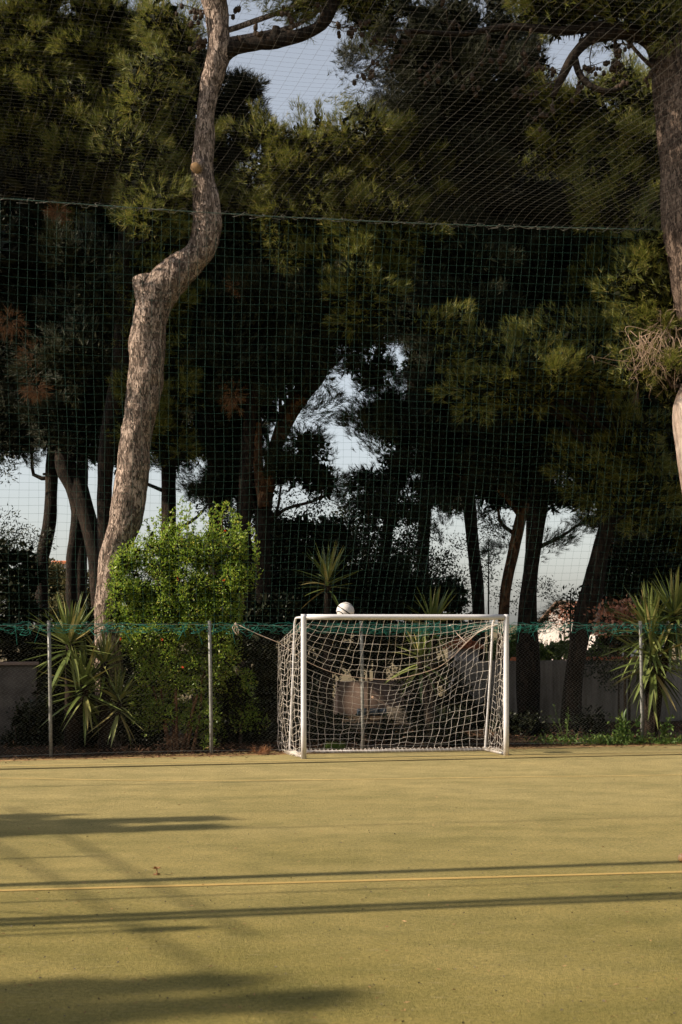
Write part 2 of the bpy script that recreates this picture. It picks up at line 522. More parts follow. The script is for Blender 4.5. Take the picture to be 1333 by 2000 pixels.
def gpt(px, py):
    d = FPX * EYE / (py - 1217)
    return ((px - 666.5) / FPX * d, d)


def through(p, q, a, b):
    """line through two ground points, extended to x = a and x = b"""
    m = (q[1] - p[1]) / (q[0] - p[0])
    return [(x, p[1] + m * (x - p[0])) for x in np.linspace(a, b, 30)]

strip('pitch_line', through(gpt(0, 1740), gpt(1333, 1703.5), -9, 12), 0.075, M['yellow'], 0.004)
strip('pitch_line', [(-9, 16.4)] + [gpt(*p) for p in ((-300, 1519.5), (0, 1520.5), (330, 1525), (667, 1523), (1000, 1518), (1333, 1513.5))] + [(9, 19.3)], 0.06, M['paleline'], 0.004)
strip('pitch_line', through(gpt(0, 1497), gpt(1333, 1470), -9, 12), 0.07, M['paleline'], 0.004)
strip('pitch_seam', through(gpt(0, 1503), gpt(1333, 1474), -9, 12), 0.075, M['seam'], 0.008)  # thin dark strip laid across the turf in front of the goal
# sandy margin between pitch and fence
P = np.stack([fp(-10, 0, 0.0), fp(20, 0, 0.0), fp(20, 0, 0.55), fp(-10, 0, 0.3)]); P[:, 2] = 0.003
tag(put('pitch_margin', mesh('pitch_margin', P, np.array([[3, 2, 1, 0]]), M['edge'])), kind='structure')

# ------------------------------------------------------------------ foliage builders
def rand_unit(n):
    return unit(rng.normal(size=(n, 3)))


def needles(g, pos, dirs, k, L, w, spread=0.9):
    """k thin needle triangles fanned round dirs at every pos"""
    n = len(pos)
    D = unit(dirs[:, None] + spread * rand_unit(n * k).reshape(n, k, 3)).reshape(-1, 3)
    base = np.repeat(pos, k, 0) + np.repeat(dirs, k, 0) * (rng.random((n * k, 1)) * L * 0.8) 
    side = unit(np.cross(D, rand_unit(n * k))) * w / 2
    ln = L * (0.7 + 0.5 * rng.random((n * k, 1)))
    V = np.stack([base - side, base + side, base + D * ln], 1).reshape(-1, 3)
    g.add(V, np.arange(n * k * 3).reshape(-1, 3))


def leaves(g, pos, dirs, L, w, spread=1.0):
    """diamond leaves: two triangles folded a little along the midrib"""
    n = len(pos)
    D = unit(dirs + spread * rand_unit(n))
    s = unit(np.cross(D, rand_unit(n)))
    up = np.cross(s, D)
    ln = L * (0.7 + 0.6 * rng.random((n, 1))); ww = w * (0.7 + 0.6 * rng.random((n, 1))) / 2
    mid = pos + D * ln * 0.45
    V = np.stack([pos, mid + s * ww + up * ww * 0.5, pos + D * ln, mid - s * ww + up * ww * 0.5], 1).reshape(-1, 3)
    i = np.arange(n)[:, None] * 4
    g.add(V, np.vstack([i + np.array([0, 1, 2]), i + np.array([0, 2, 3])]))


def ball_pts(n, shell=0.5):
    r = rng.random((n, 1)) ** shell
    return rand_unit(n) * r


MASS_DY = {'n': 1.0}


def clumps(c, R, n, size):
    p = ball_pts(n, 0.45)
    C = np.asarray(c) + p * np.asarray(R) * 0.85
    r = size * (0.65 + 0.7 * rng.random(n))
    return C, r


def pine_mass(gn, gc, c, R, dens=1.0, size=0.36, tufts=105, k=11, L=0.125, w=0.0075, core=90):
    """an ellipsoidal bough made of clumps of needle tufts; gc takes the woody, shaded middle of each clump"""
    area = math.pi * R[0] * R[2]
    n = max(2, int(dens * 4.0 * area / (math.pi * size ** 2)))
    C, r = clumps(c, R, n, size)
    for ci, ri in zip(C, r):
        m = int(tufts * (ri / size) ** 2)
        ax = unit(unit(ci - np.asarray(c) + 1e-6) * 0.6 + rng.normal(size=3) * np.array([0.8, 0.8, 0.45]) + np.array([0, 0, 0.1]))
        p = ball_pts(m, 0.55)
        t = rng.uniform(-0.9, 1.5, (m, 1))
        fr = 0.35 + 0.75 * vnoise(ci + ax * t * ri, 4.0)[:, None]
        pos = ci + ax * t * ri + p * ri * fr * np.clip(1.25 - 0.6 * t, 0.2, 1)
        d = unit(p * 0.6 + ax * 0.8 + np.array([0, 0, 0.5]))
        needles(gn, pos, d, k, L, w, 0.7)
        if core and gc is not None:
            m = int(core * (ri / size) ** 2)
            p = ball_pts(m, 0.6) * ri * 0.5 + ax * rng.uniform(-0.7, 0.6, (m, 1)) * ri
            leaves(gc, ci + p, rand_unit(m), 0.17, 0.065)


def leaf_mass(g, c, R, dens=1.0, size=0.3, per=120, L=0.05, w=0.02, up=0.3, core=None, ncore=40, cs=(0.2, 0.1)):
    area = math.pi * R[0] * R[2]
    n = max(2, int(dens * 3.0 * area / (math.pi * size ** 2)))
    C, r = clumps(c, R, n, size)
    for ci, ri in zip(C, r):
        m = int(per * (ri / size) ** 2)
        p = ball_pts(m, 0.5)
        leaves(g, ci + p * ri, unit(p + np.array([0, 0, up])), L, w)
        if core is not None:
            m = int(ncore * (ri / size) ** 2)
            leaves(core, ci + ball_pts(m, 0.6) * ri * 0.7, rand_unit(m), *cs)


def twig_fan(g, root, tip, n, r0, jit=0.25, sub=3):
    """bare branch from root to tip with n side twigs; returns points on it"""
    root, tip = np.asarray(root, float), np.asarray(tip, float)
    L = np.linalg.norm(tip - root)
    P = catmull(np.stack([root + (tip - root) * t + rng.normal(size=3) * jit * L * 0.25 * math.sin(math.pi * t) for t in (0, .3, .6, 1)]), L / 10)
    tube(g, P, np.linspace(r0, r0 * 0.35, len(P)), 5, False)
    pts = [P]
    for _ in range(n):
        i = rng.integers(len(P) // 3, len(P))
        e = P[i] + unit(unit(tip - root) + 0.9 * rng.normal(size=3)) * L * (0.15 + 0.3 * rng.random())
        q = catmull(np.stack([P[i], (P[i] + e) / 2 + rng.normal(size=3) * 0.05 * L, e]), L / 14)
        tube(g, q, np.linspace(r0 * 0.4, r0 * 0.15, len(q)), 4, False)
        pts.append(q)
    return np.vstack(pts)


ICO_V = unit(np.array([[0, 1, 1.618], [0, -1, 1.618], [0, 1, -1.618], [0, -1, -1.618], [1, 1.618, 0], [-1, 1.618, 0], [1, -1.618, 0], [-1, -1.618, 0],
                       [1.618, 0, 1], [-1.618, 0, 1], [1.618, 0, -1], [-1.618, 0, -1]]))
ICO_F = np.array([[0,1,8],[0,8,4],[0,4,5],[0,5,9],[0,9,1],[1,6,8],[8,6,10],[8,10,4],[4,10,2],[4,2,5],[5,2,11],[5,11,9],[9,11,7],[9,7,1],[1,7,6],[3,6,7],[3,7,11],[3,11,2],[3,2,10],[3,10,6]])


def cones(g, pts, r=0.034):
    for p in pts:
        a = unit(np.array([rng.normal() * 0.5, rng.normal() * 0.5, -1]))
        s = np.array([1, 1, 1.35]) * r * (0.75 + 0.5 * rng.random())
        g.add(ICO_V * s + p + a * r, ICO_F)


def bark_disp(amp, f=7):
    def f_(V, P, r):
        q = V * np.array([1, 1, 0.45])
        n = vnoise(q, f) + 0.5 * vnoise(q, f * 2.3) + 0.35 * vnoise(q, f * 5)
        big = vnoise(V * np.array([1, 1, 0.6]), 1.8) - 0.5
        return (n - 0.9) * amp + big * r[:, None] * 0.22
    return f_


def trunk_px(pts, d, n=16, step=0.12, amp=0.012, to_ground=True):
    """pts: (px, py, width px) up the trunk from its foot; d: metres (number or one per point)"""
    ds = np.broadcast_to(np.asarray(d, float), (len(pts),))
    A = []
    for (x, y, w), dd in zip(pts, ds):
        p = at(x, y, dd)
        A.append([*p, w / 2 * dd / FPX])
    A = np.array(A)
    if to_ground and A[0][2] > -0.1:
        f = A[0].copy(); f[2] = -0.12; f[3] *= 1.25
        A = np.vstack([f, A])
    A = catmull(A, step)
    g = Geo()
    tube(g, A[:, :3], np.maximum(A[:, 3], 0.004), n, True, bark_disp(amp))
    return g, A


def px_mass(m, d):
    x, y, rx, ry = m[:4]
    c = at(x, y, m[4] if len(m) > 4 and m[4] else d)
    s = c[1] / FPX
    return c, (rx * s, max(rx, ry) * s * 0.85, ry * s)


def pine(label, d, trunk, masses, mat='bark_dark', n=16, amp=0.012, limbs=(), needle='needle', group='pines of the grove behind the pitch', k=11, tufts=105, size=0.36, core=90, step=0.12, ground=True):
    g, A = trunk_px(trunk, d, n, step, amp, ground)
    root = thing('pine_tree', label, 'pine tree', (A[0][0], A[0][1], 0), group)
    g.put('trunk', M[mat], root, True)
    for lb in limbs:
        pts, dd = lb[0], lb[1]
        lg, _ = trunk_px(pts, dd, 10, 0.1, amp * 0.7, False)
        lg.put('branch', M[lb[2] if len(lb) > 2 else mat], root, True)
    gn, gc = Geo(), Geo()
    for m in masses:
        c, R = px_mass(m, np.mean(d))
        dens = m[5] if len(m) > 5 else 1.0
        # the bough that carries this mass
        q = A[np.argmin(np.linalg.norm(A[:, :3] - (c - np.array([0, 0, 0.9])), axis=1))]
        dist = np.linalg.norm(q[:3] - c)
        if dist < 4.0 and dens > 0.65:
            B_ = catmull(np.stack([q[:3], q[:3] * .6 + c * .4 + rng.normal(size=3) * 0.12, q[:3] * .25 + c * .75 + rng.normal(size=3) * 0.12 + [0, 0, 0.08], c + [0, 0, 0.1]]), 0.15)
            gb_ = Geo(); r0 = min(q[3] * 0.55, 0.03 + 0.012 * dist)
            tube(gb_, B_, np.linspace(r0, 0.012, len(B_)), 7, True, bark_disp(0.006, 12)); gb_.put('bough', M[mat], root, True)
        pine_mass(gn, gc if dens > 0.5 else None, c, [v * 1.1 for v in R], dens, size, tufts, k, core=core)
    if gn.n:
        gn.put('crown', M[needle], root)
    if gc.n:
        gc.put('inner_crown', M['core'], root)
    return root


# ------------------------------------------------------------------ large trees
# A: the leaning pine in front
A_TR = [(212, 1420, 58), (213, 1230, 50), (219, 1110, 50), (249, 1000, 62), (266, 860, 60), (282, 740, 66), (295, 620, 66), (318, 560, 74), (383, 500, 58), (403, 450, 55), (404, 395, 54), (396, 340, 47), (400, 260, 39), (407, 190, 35), (420, 140, 40), (430, 95, 47), (428, 50, 46), (420, 0, 46), (412, -60, 44), (405, -150, 40)]
pA = pine('leaning pine with sawn stubs and grey peeling trunk rising behind the bright green bush', 22.3, A_TR,
          [(560, -10, 95, 38, 22.6, 0.45), (700, 5, 80, 50, 23, 0.8), (372, 20, 34, 45, 22.8, 0.4), (640, -60, 120, 60, 22.5), (400, -190, 220, 90, 22.5), (510, 25, 50, 20, 22.4, 0.3)],
          'bark', 60, 0.045, [([(425, 118, 40), (447, 97, 34), (480, 87, 28), (540, 79, 28), (590, 68, 25), (628, 48, 24), (650, 5, 26), (668, -60, 22)], 22.3, 'bark_dark'),
                       ([(540, 82, 17), (538, 66, 15), (541, 52, 13)], 22.25, 'bark_dark'), ([(480, 88, 10), (470, 78, 8), (463, 70, 5)], 22.2, 'bark_dark')], step=0.05)
# sawn stubs of the leaning pine
g, _ = trunk_px([(300, 610, 50), (286, 575, 46), (279, 550, 44), (276, 540, 40)], 22.25, 20, 0.06, 0.02, False)
g.put('sawn_stub', M['bark'], pA, True)
g, _ = trunk_px([(398, 318, 28), (390, 322, 26), (384, 327, 25)], [22.3, 22.15, 22.06], 16, 0.04, 0.008, False)
g.put('sawn_stub', M['bark'], pA, True)
g = Geo(); c = at(382, 328, 22.045); tube(g, [c + [0.02, 0.05, 0.03], c, c + [-0.002, -0.005, -0.003]], [0.086, 0.084, 0.078], 18); g.put('cut_face', M['cutwood'], pA)

g = Geo()
for (x, y, rx, ry) in ((18, 632, 34, 22), (62, 690, 26, 16), (70, 760, 20, 14), (455, 775, 18, 26), (115, 415, 16, 12), (470, 560, 20, 14)):
    c, R_ = px_mass((x, y, rx, ry), 24.6)
    n_ = 90
    p_ = ball_pts(n_, .6)
    needles(g, c + p_ * np.array(R_), unit(p_ + [0, -0.3, -0.4]), 10, 0.13, 0.007, 0.7)
g.put('dead_needles', M['straw'], pA)

# B: the trunk on the right edge
B_LOW = [(1430, 1440, 80), (1400, 1100, 66), (1362, 960, 60), (1346, 860, 58), (1347, 800, 62), (1368, 745, 62), (1374, 690, 66)]
B_TR = [(1378, 730, 60), (1374, 690, 72), (1352, 560, 78), (1336, 430, 82), (1326, 320, 78), (1318, 230, 78), (1310, 130, 78), (1308, 50, 86), (1316, -60, 80)]
pB = pine('thick reddish pine down the right edge with a tangle of dead twigs', 22.9, B_TR,
          [(1300, 20, 60, 50, 22.6), (1285, 480, 55, 60, 23.3), (1268, 570, 52, 55, 23.2), (1300, 600, 50, 60, 23.4), (1275, 690, 60, 55, 23.2), (1240, 725, 40, 40, 23.2), (1310, 760, 40, 40, 23.4),
           (1200, 20, 110, 40, 22.6, 0.9), (1080, 10, 90, 50, 22.6), (1265, 25, 40, 25, 22.3), (1180, -60, 200, 50, 22.6)],
          'bark_grey', 28, 0.025, [([(1300, 120, 66), (1278, 82, 44), (1235, 62, 34), (1190, 66, 26), (1150, 78, 22), (1120, 110, 20), (1098, 150, 16), (1080, 190, 12)], [22.9, 22.8, 22.6, 22.5, 22.5, 22.4, 22.4, 22.4], 'bark_dark'),
                                 ([(1122, 108, 16), (1130, 140, 14), (1150, 165, 12), (1185, 178, 10), (1215, 172, 8)], 22.4, 'bark_dark'),
                                 ([(1235, 62, 20), (1180, 50, 18), (1100, 60, 18), (1000, 52, 14), (900, 66, 10), (800, 60, 8)], 22.5, 'bark_dark')], ground=False)
g, _ = trunk_px(B_LOW, 22.9, 28, 0.1, 0.012)
g.put('lower_trunk', M['bark_pale'], pB, True)
g = Geo()
tw = [twig_fan(g, at(1310, 640, 22.9), at(1255 + 13 * i, 650 + 9 * (i % 4), 22.7), 12, 0.008, 1.3) for i in range(6)]
for i in range(34):
    x = 1245 + 90 * rng.random()
    twig_fan(g, at(x, 645 + 20 * rng.random(), 22.7), at(x - 25 + 40 * rng.random(), 700 + 45 * rng.random(), 22.65), 6, 0.0055, 1.3)
g.put('dead_twigs', M['twig_pale'], pB)
# bare twigs with cones hanging from the arching limbs
g, gk = Geo(), Geo()
allp = []
for (x0, y0, x1, y1) in ((1285, 95, 1262, 160), (1240, 65, 1215, 150), (1200, 66, 1195, 130), (1160, 76, 1130, 175), (1120, 110, 1085, 160), (1098, 150, 1050, 120), (1130, 140, 1180, 120), (1180, 178, 1220, 160),
                         (1000, 55, 980, 130), (1040, 58, 1060, 150), (950, 60, 920, 150), (880, 66, 840, 150), (830, 62, 770, 120), (800, 60, 720, 70), (900, 66, 870, 10), (1080, 190, 1040, 230), (1098, 150, 1010, 190), (760, 90, 700, 180)):
    g = Geo(); allp.append(twig_fan(g, at(x0, y0, 22.45), at(x1, y1, 22.35 + 0.3 * rng.random()), 9, 0.012, 0.7)); g.put('twig', M['twig'], pB)
allp = np.vstack(allp)
cones(gk, allp[rng.choice(len(allp), 210, replace=False)])
tag(gk.put('cones', M['cone'], pB), kind='stuff')
# the leaning pine's own cones
g, gk, allp = Geo(), Geo(), []
for (x0, y0, x1, y1) in ((405, 20, 372, 45), (408, 60, 380, 95), (402, 10, 352, 20), (440, 30, 470, 10), (590, 66, 560, 20), (628, 48, 590, 10), (640, 40, 690, 60), (645, 20, 720, 40), (540, 79, 500, 45), (404, 85, 388, 80)):
    g = Geo(); allp.append(twig_fan(g, at(x0, y0, 22.3), at(x1, y1, 22.2), 7, 0.011, 0.8)); g.put('twig', M['twig'], pA)
allp = np.vstack(allp)
cones(gk, allp[rng.choice(len(allp), 75, replace=False)])
tag(gk.put('cones', M['cone'], pA), kind='stuff')

# C: slim trunks in the gap at the left
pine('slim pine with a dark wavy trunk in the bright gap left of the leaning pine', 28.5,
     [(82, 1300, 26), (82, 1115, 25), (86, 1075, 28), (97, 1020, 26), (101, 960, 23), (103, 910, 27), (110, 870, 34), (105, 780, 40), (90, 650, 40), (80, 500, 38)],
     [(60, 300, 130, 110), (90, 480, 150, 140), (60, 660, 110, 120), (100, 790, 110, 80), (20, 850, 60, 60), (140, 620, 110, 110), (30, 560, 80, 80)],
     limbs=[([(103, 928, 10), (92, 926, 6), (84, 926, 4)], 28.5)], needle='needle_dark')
pine('slim pine whose dark trunk splits into an upside-down V beside the leaning pine', 27.6,
     [(142, 1300, 24), (140, 1110, 22), (148, 1050, 26), (155, 1000, 30), (144, 950, 33), (128, 910, 40), (135, 850, 42), (170, 760, 40), (200, 600, 40)],
     [(200, 560, 130, 130), (220, 720, 120, 110), (180, 820, 110, 70), (290, 480, 110, 110), (180, 430, 130, 110), (165, 540, 60, 80, 22.5), (150, 690, 50, 80, 22.5)],
     limbs=[([(200, 1420, 30), (192, 1150, 30), (184, 1060, 34), (165, 990, 34), (150, 940, 34), (138, 912, 28), (130, 890, 14)], [27.2, 27.3, 27.4, 27.5, 27.6, 27.6, 27.6])], needle='needle_dark')
pine('straight dark pine half hidden behind the trunk of the leaning pine', 25.2,
     [(212, 1430, 34), (206, 1100, 30), (205, 950, 30), (214, 850, 36), (240, 700, 40), (250, 500, 40), (240, 250, 34)],
     [(130, 110, 120, 90), (250, 90, 80, 80), (60, 110, 100, 90), (190, 240, 140, 90), (300, 130, 60, 70), (300, 300, 110, 100), (285, 180, 50, 60, 22.3), (262, 300, 60, 70, 22.3), (285, 410, 50, 60, 22.3), (325, 60, 40, 50, 22.6), (345, 140, 30, 50, 23), (170, 330, 130, 80), (60, 210, 90, 80), (150, 30, 120, 50), (30, 30, 60, 30), (310, 560, 90, 110), (320, 700, 90, 100), (290, 820, 80, 60), (360, 420, 70, 70)])
# D: the twisted red stems in the middle
pine('twisted pine with two red barked stems lit by the sun left of the sky gap', 25.5,
     [(518, 1430, 36), (514, 1100, 32), (516, 1000, 32), (528, 920, 28), (540, 870, 26), (562, 815, 32), (590, 770, 36), (628, 720, 34), (650, 640, 30)],
     [(510, 540, 100, 90), (600, 560, 90, 80), (440, 640, 90, 100), (530, 660, 80, 70), (600, 650, 60, 50), (420, 770, 60, 60), (660, 600, 70, 50), (470, 800, 50, 60), (400, 870, 60, 50, 26, 0.8), (480, 930, 60, 50, 26), (590, 885, 45, 18, 25.4), (560, 920, 45, 30, 25.4), (620, 935, 40, 18, 25.4), (640, 690, 40, 25, 25.5, 0.5), (640, 928, 60, 22, 25.4, 0.6), (745, 850, 40, 60, 25.4, 0.5), (735, 720, 50, 50, 25.4, .55), (690, 640, 50, 25, 25.4, .6), (600, 800, 24, 24, 25.4, .4), (690, 700, 40, 30, 25.4, .35), (600, 870, 40, 18, 25.4, .6), (450, 500, 80, 80), (600, 700, 50, 45, 24.6), (545, 720, 60, 60, 24.6), (470, 690, 60, 80, 24.6), (630, 600, 80, 60, 24.8), (540, 600, 80, 70, 24.8), (660, 660, 50, 30, 24.6), (585, 745, 30, 22, 24.6)],
     'bark_dark', limbs=[([(521, 960, 31), (529, 915, 30), (541, 868, 28), (563, 814, 33), (588, 774, 35)], 25.45, 'bark_red'), ([(516, 990, 24), (506, 920, 22), (502, 870, 22), (499, 800, 20), (496, 735, 16), (500, 650, 14)], 25.3, 'bark_red')], needle='needle_dark')  # red bark marks the sunlit stretch, the dark copy the shaded trunk
# G: dark lumpy tree right of the leaning trunk
pine('dark dense cypress-like pine with ragged lumps right of the upper leaning trunk', 26.0,
     [(430, 1430, 30), (420, 900, 28), (410, 600, 26), (420, 300, 20)],
     [(452, 190, 30, 28, 25.8), (478, 165, 18, 36, 25.8, 1.4), (445, 245, 45, 30, 25.8), (482, 255, 22, 24, 25.8, 1.4), (430, 310, 50, 40), (400, 160, 40, 60), (350, 260, 60, 80), (440, 380, 60, 40), (340, 170, 40, 60), (470, 300, 30, 18, 25.8)],
     needle='needle_dark', size=0.3)
# H: the bright pine in the middle distance
pine('yellow-green bushy pine catching the sun below the upper sky gap', 24.8,
     [(475, 1430, 30), (482, 900, 26), (520, 650, 26), (600, 350, 20)],
     [(520, 300, 50, 50), (560, 330, 70, 70), (640, 300, 80, 60), (620, 390, 100, 70), (720, 330, 90, 90), (740, 440, 110, 80), (540, 420, 80, 60), (620, 480, 110, 60), (720, 540, 80, 60), (590, 275, 24, 22), (525, 275, 14, 34), (800, 380, 80, 80), (710, 255, 60, 45, 24, 0.6), (680, 190, 36, 60, 24, 0.4), (690, 560, 60, 50, 24), (720, 590, 40, 40, 24, .8)])
# I: tall dark pine, top right of centre
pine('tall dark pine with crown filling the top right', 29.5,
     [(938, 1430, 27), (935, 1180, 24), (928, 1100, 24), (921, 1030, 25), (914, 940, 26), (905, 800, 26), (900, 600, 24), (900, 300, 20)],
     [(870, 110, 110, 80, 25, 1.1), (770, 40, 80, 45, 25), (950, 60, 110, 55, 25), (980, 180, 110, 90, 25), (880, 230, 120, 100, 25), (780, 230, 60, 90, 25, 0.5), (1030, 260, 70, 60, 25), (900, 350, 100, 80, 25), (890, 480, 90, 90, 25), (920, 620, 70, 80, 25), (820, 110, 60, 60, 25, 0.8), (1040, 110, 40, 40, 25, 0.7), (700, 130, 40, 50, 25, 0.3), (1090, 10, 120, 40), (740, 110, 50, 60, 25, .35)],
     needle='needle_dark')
# E: the right-hand group of trunks
pine('pine with a straight dark trunk standing just right of the white goalpost', 26.5,
     [(1032, 1410, 46), (1031, 1285, 46), (1031, 1190, 36), (1036, 1130, 30), (1046, 1040, 32), (1055, 960, 36), (1065, 800, 36), (1060, 600, 30)],
     [(1020, 560, 120, 110), (1100, 500, 110, 100), (1010, 420, 110, 80), (960, 660, 100, 70), (1050, 690, 110, 70), (1010, 780, 100, 80), (1080, 850, 100, 80), (1000, 880, 90, 80), (940, 540, 90, 90), (1110, 950, 90, 40), (1080, 1180, 22, 30, 26, 0.5), (1085, 1060, 25, 40, 26, 0.4)], needle='needle_dark')
pine('pine with red flaked bark low on its leaning trunk behind the goal', 28.0,
     [(978, 1400, 26), (985, 1190, 23), (992, 1130, 23), (1003, 1080, 22), (1018, 1010, 22), (1034, 940, 24), (1045, 820, 24), (1040, 650, 22)],
     [(900, 820, 80, 70), (920, 900, 70, 60), (850, 760, 50, 60, 27.5, 0.7), (870, 880, 60, 60, 27.5, 0.7), (960, 950, 70, 40), (850, 620, 70, 60), (880, 1010, 50, 60, 28, 0.35), (980, 1050, 30, 60, 28, 0.35)],
     'bark_red', needle='needle_dark')
pine('thick dark pine leaning right in front of the white gabled house', 25.4,
     [(1116, 1430, 44), (1120, 1340, 38), (1133, 1250, 36), (1152, 1170, 44), (1170, 1090, 36), (1188, 1020, 32), (1205, 940, 36), (1220, 800, 36), (1210, 600, 30)],
     [(940, 730, 70, 50, 23.6), (870, 660, 40, 50, 23.6, .8), (930, 680, 30, 50, 23.6, .7), (1010, 720, 80, 40, 23.6), (1090, 710, 70, 45, 23.7), (1115, 650, 25, 50, 23.7, .6), (1050, 750, 80, 40, 23.7), (1180, 560, 90, 110, 26.5), (1160, 420, 90, 90, 26.5), (1180, 720, 70, 50, 24.2), (1190, 900, 90, 80), (1250, 860, 70, 90), (1280, 960, 70, 70), (1210, 960, 70, 40), (1230, 500, 40, 60), (1120, 720, 60, 60), (1230, 640, 40, 50)])
pine('orange-barked pine half hidden behind the dark leaning trunk near the big yucca', 28.5,
     [(1200, 1400, 28), (1204, 1200, 26), (1208, 1100, 28), (1212, 1000, 28), (1230, 850, 28), (1240, 500, 28)],
     [(1210, 210, 70, 70, 24.4), (1130, 250, 80, 70, 24.6), (1230, 330, 60, 100, 24), (1210, 420, 40, 60, 24), (1120, 350, 80, 80), (1300, 300, 50, 90), (1280, 190, 40, 60), (1260, 1060, 60, 60), (1310, 1050, 50, 90), (1290, 1130, 60, 50), (1220, 160, 50, 30)],
     'bark_red')
# more crowns that close the background between them
pine('background pine with a thin trunk in the darkest middle of the grove', 31.0,
     [(742, 1400, 26), (745, 1150, 24), (770, 960, 24), (800, 800, 24), (830, 600, 22), (820, 450, 18)],
     [(830, 470, 120, 80), (800, 560, 90, 80), (850, 660, 70, 80), (870, 760, 60, 80), (740, 690, 45, 35, 30, 0.35), (740, 740, 60, 40, 30, 0.5), (760, 800, 50, 50, 30, 0.7), (800, 830, 70, 60, 30), (790, 920, 60, 50, 30, 0.9), (720, 960, 60, 40, 30, 0.8), (840, 560, 90, 80), (690, 650, 40, 20, 30, 0.4)],
     needle='needle_dark')
pine('background pine with wide shaded crown behind the leaning pine', 32.0,
     [(330, 1400, 30), (330, 1000, 28), (330, 700, 26), (330, 400, 20)],
     [(120, 560, 160, 120), (300, 420, 150, 120), (100, 760, 130, 70), (280, 640, 140, 130), (380, 660, 90, 120), (320, 840, 110, 60), (230, 880, 60, 40), (380, 540, 120, 120), (450, 840, 60, 60), (340, 920, 45, 35, 32, 0.5), (420, 960, 40, 45, 32, .8), (200, 300, 160, 110), (40, 420, 100, 140)],
     needle='needle_dark')
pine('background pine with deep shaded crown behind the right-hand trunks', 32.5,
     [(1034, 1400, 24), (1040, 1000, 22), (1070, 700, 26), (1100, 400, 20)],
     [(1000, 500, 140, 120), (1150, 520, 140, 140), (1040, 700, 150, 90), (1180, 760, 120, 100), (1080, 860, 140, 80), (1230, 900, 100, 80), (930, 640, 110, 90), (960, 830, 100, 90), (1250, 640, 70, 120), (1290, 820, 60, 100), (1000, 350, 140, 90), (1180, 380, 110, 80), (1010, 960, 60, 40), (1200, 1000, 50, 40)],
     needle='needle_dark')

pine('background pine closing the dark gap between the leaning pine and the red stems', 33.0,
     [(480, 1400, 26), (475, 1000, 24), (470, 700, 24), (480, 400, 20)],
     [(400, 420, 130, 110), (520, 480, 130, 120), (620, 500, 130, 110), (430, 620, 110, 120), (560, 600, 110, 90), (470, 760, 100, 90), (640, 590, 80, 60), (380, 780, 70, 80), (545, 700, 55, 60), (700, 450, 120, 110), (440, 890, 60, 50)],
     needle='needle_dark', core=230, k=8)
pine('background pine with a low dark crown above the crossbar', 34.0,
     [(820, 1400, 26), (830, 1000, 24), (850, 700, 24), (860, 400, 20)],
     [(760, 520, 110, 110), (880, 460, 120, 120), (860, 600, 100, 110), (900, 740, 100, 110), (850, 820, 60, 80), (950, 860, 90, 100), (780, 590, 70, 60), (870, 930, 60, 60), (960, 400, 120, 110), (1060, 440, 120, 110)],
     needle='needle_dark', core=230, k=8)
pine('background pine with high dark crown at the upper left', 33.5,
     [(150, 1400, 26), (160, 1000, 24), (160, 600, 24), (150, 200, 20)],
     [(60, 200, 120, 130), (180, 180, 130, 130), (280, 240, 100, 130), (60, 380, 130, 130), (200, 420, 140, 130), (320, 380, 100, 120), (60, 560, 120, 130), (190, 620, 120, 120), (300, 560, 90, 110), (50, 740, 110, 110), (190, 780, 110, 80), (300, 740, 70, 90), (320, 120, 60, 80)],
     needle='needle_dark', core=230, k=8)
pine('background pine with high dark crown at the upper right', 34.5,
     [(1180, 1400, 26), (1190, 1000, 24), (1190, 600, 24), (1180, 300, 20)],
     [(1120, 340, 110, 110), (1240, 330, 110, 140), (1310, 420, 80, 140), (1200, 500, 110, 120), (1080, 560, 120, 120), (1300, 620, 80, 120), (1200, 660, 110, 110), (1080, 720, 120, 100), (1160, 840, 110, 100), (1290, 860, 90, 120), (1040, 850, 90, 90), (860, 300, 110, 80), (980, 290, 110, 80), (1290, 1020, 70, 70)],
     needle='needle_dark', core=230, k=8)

# ------------------------------------------------------------------ broad-leaved undergrowth
def shrub(name, label, cat, d, masses, mat='olive', stems=((0, 0),), L=0.06, w=0.03, per=200, size=0.3, group=None, dens=1.0):
    c0, _ = px_mass(masses[0], d)
    root = thing(name, label, cat, (c0[0], c0[1], 0), group)
    g, gc = Geo(), Geo()
    for m in masses:
        c, R = px_mass(m, d)
        dn = m[5] if len(m) > 5 else 1.0
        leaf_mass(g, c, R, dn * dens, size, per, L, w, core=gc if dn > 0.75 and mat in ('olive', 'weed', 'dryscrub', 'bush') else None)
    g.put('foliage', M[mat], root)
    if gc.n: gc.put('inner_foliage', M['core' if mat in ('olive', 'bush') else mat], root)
    g = Geo()
    for (sx, r) in stems:
        top = c0 + np.array([sx * 0.6, 0, 0.1])
        P = catmull(np.stack([[c0[0] + sx * 0.35, c0[1], -0.1], [c0[0] + sx * 0.5, c0[1] + 0.05, max(0.2, top[2] * 0.5)], top]), 0.15)
        tube(g, P, np.linspace(r or 0.03, 0.012, len(P)), 7)
    g.put('stems', M['twig'], root)
    return root

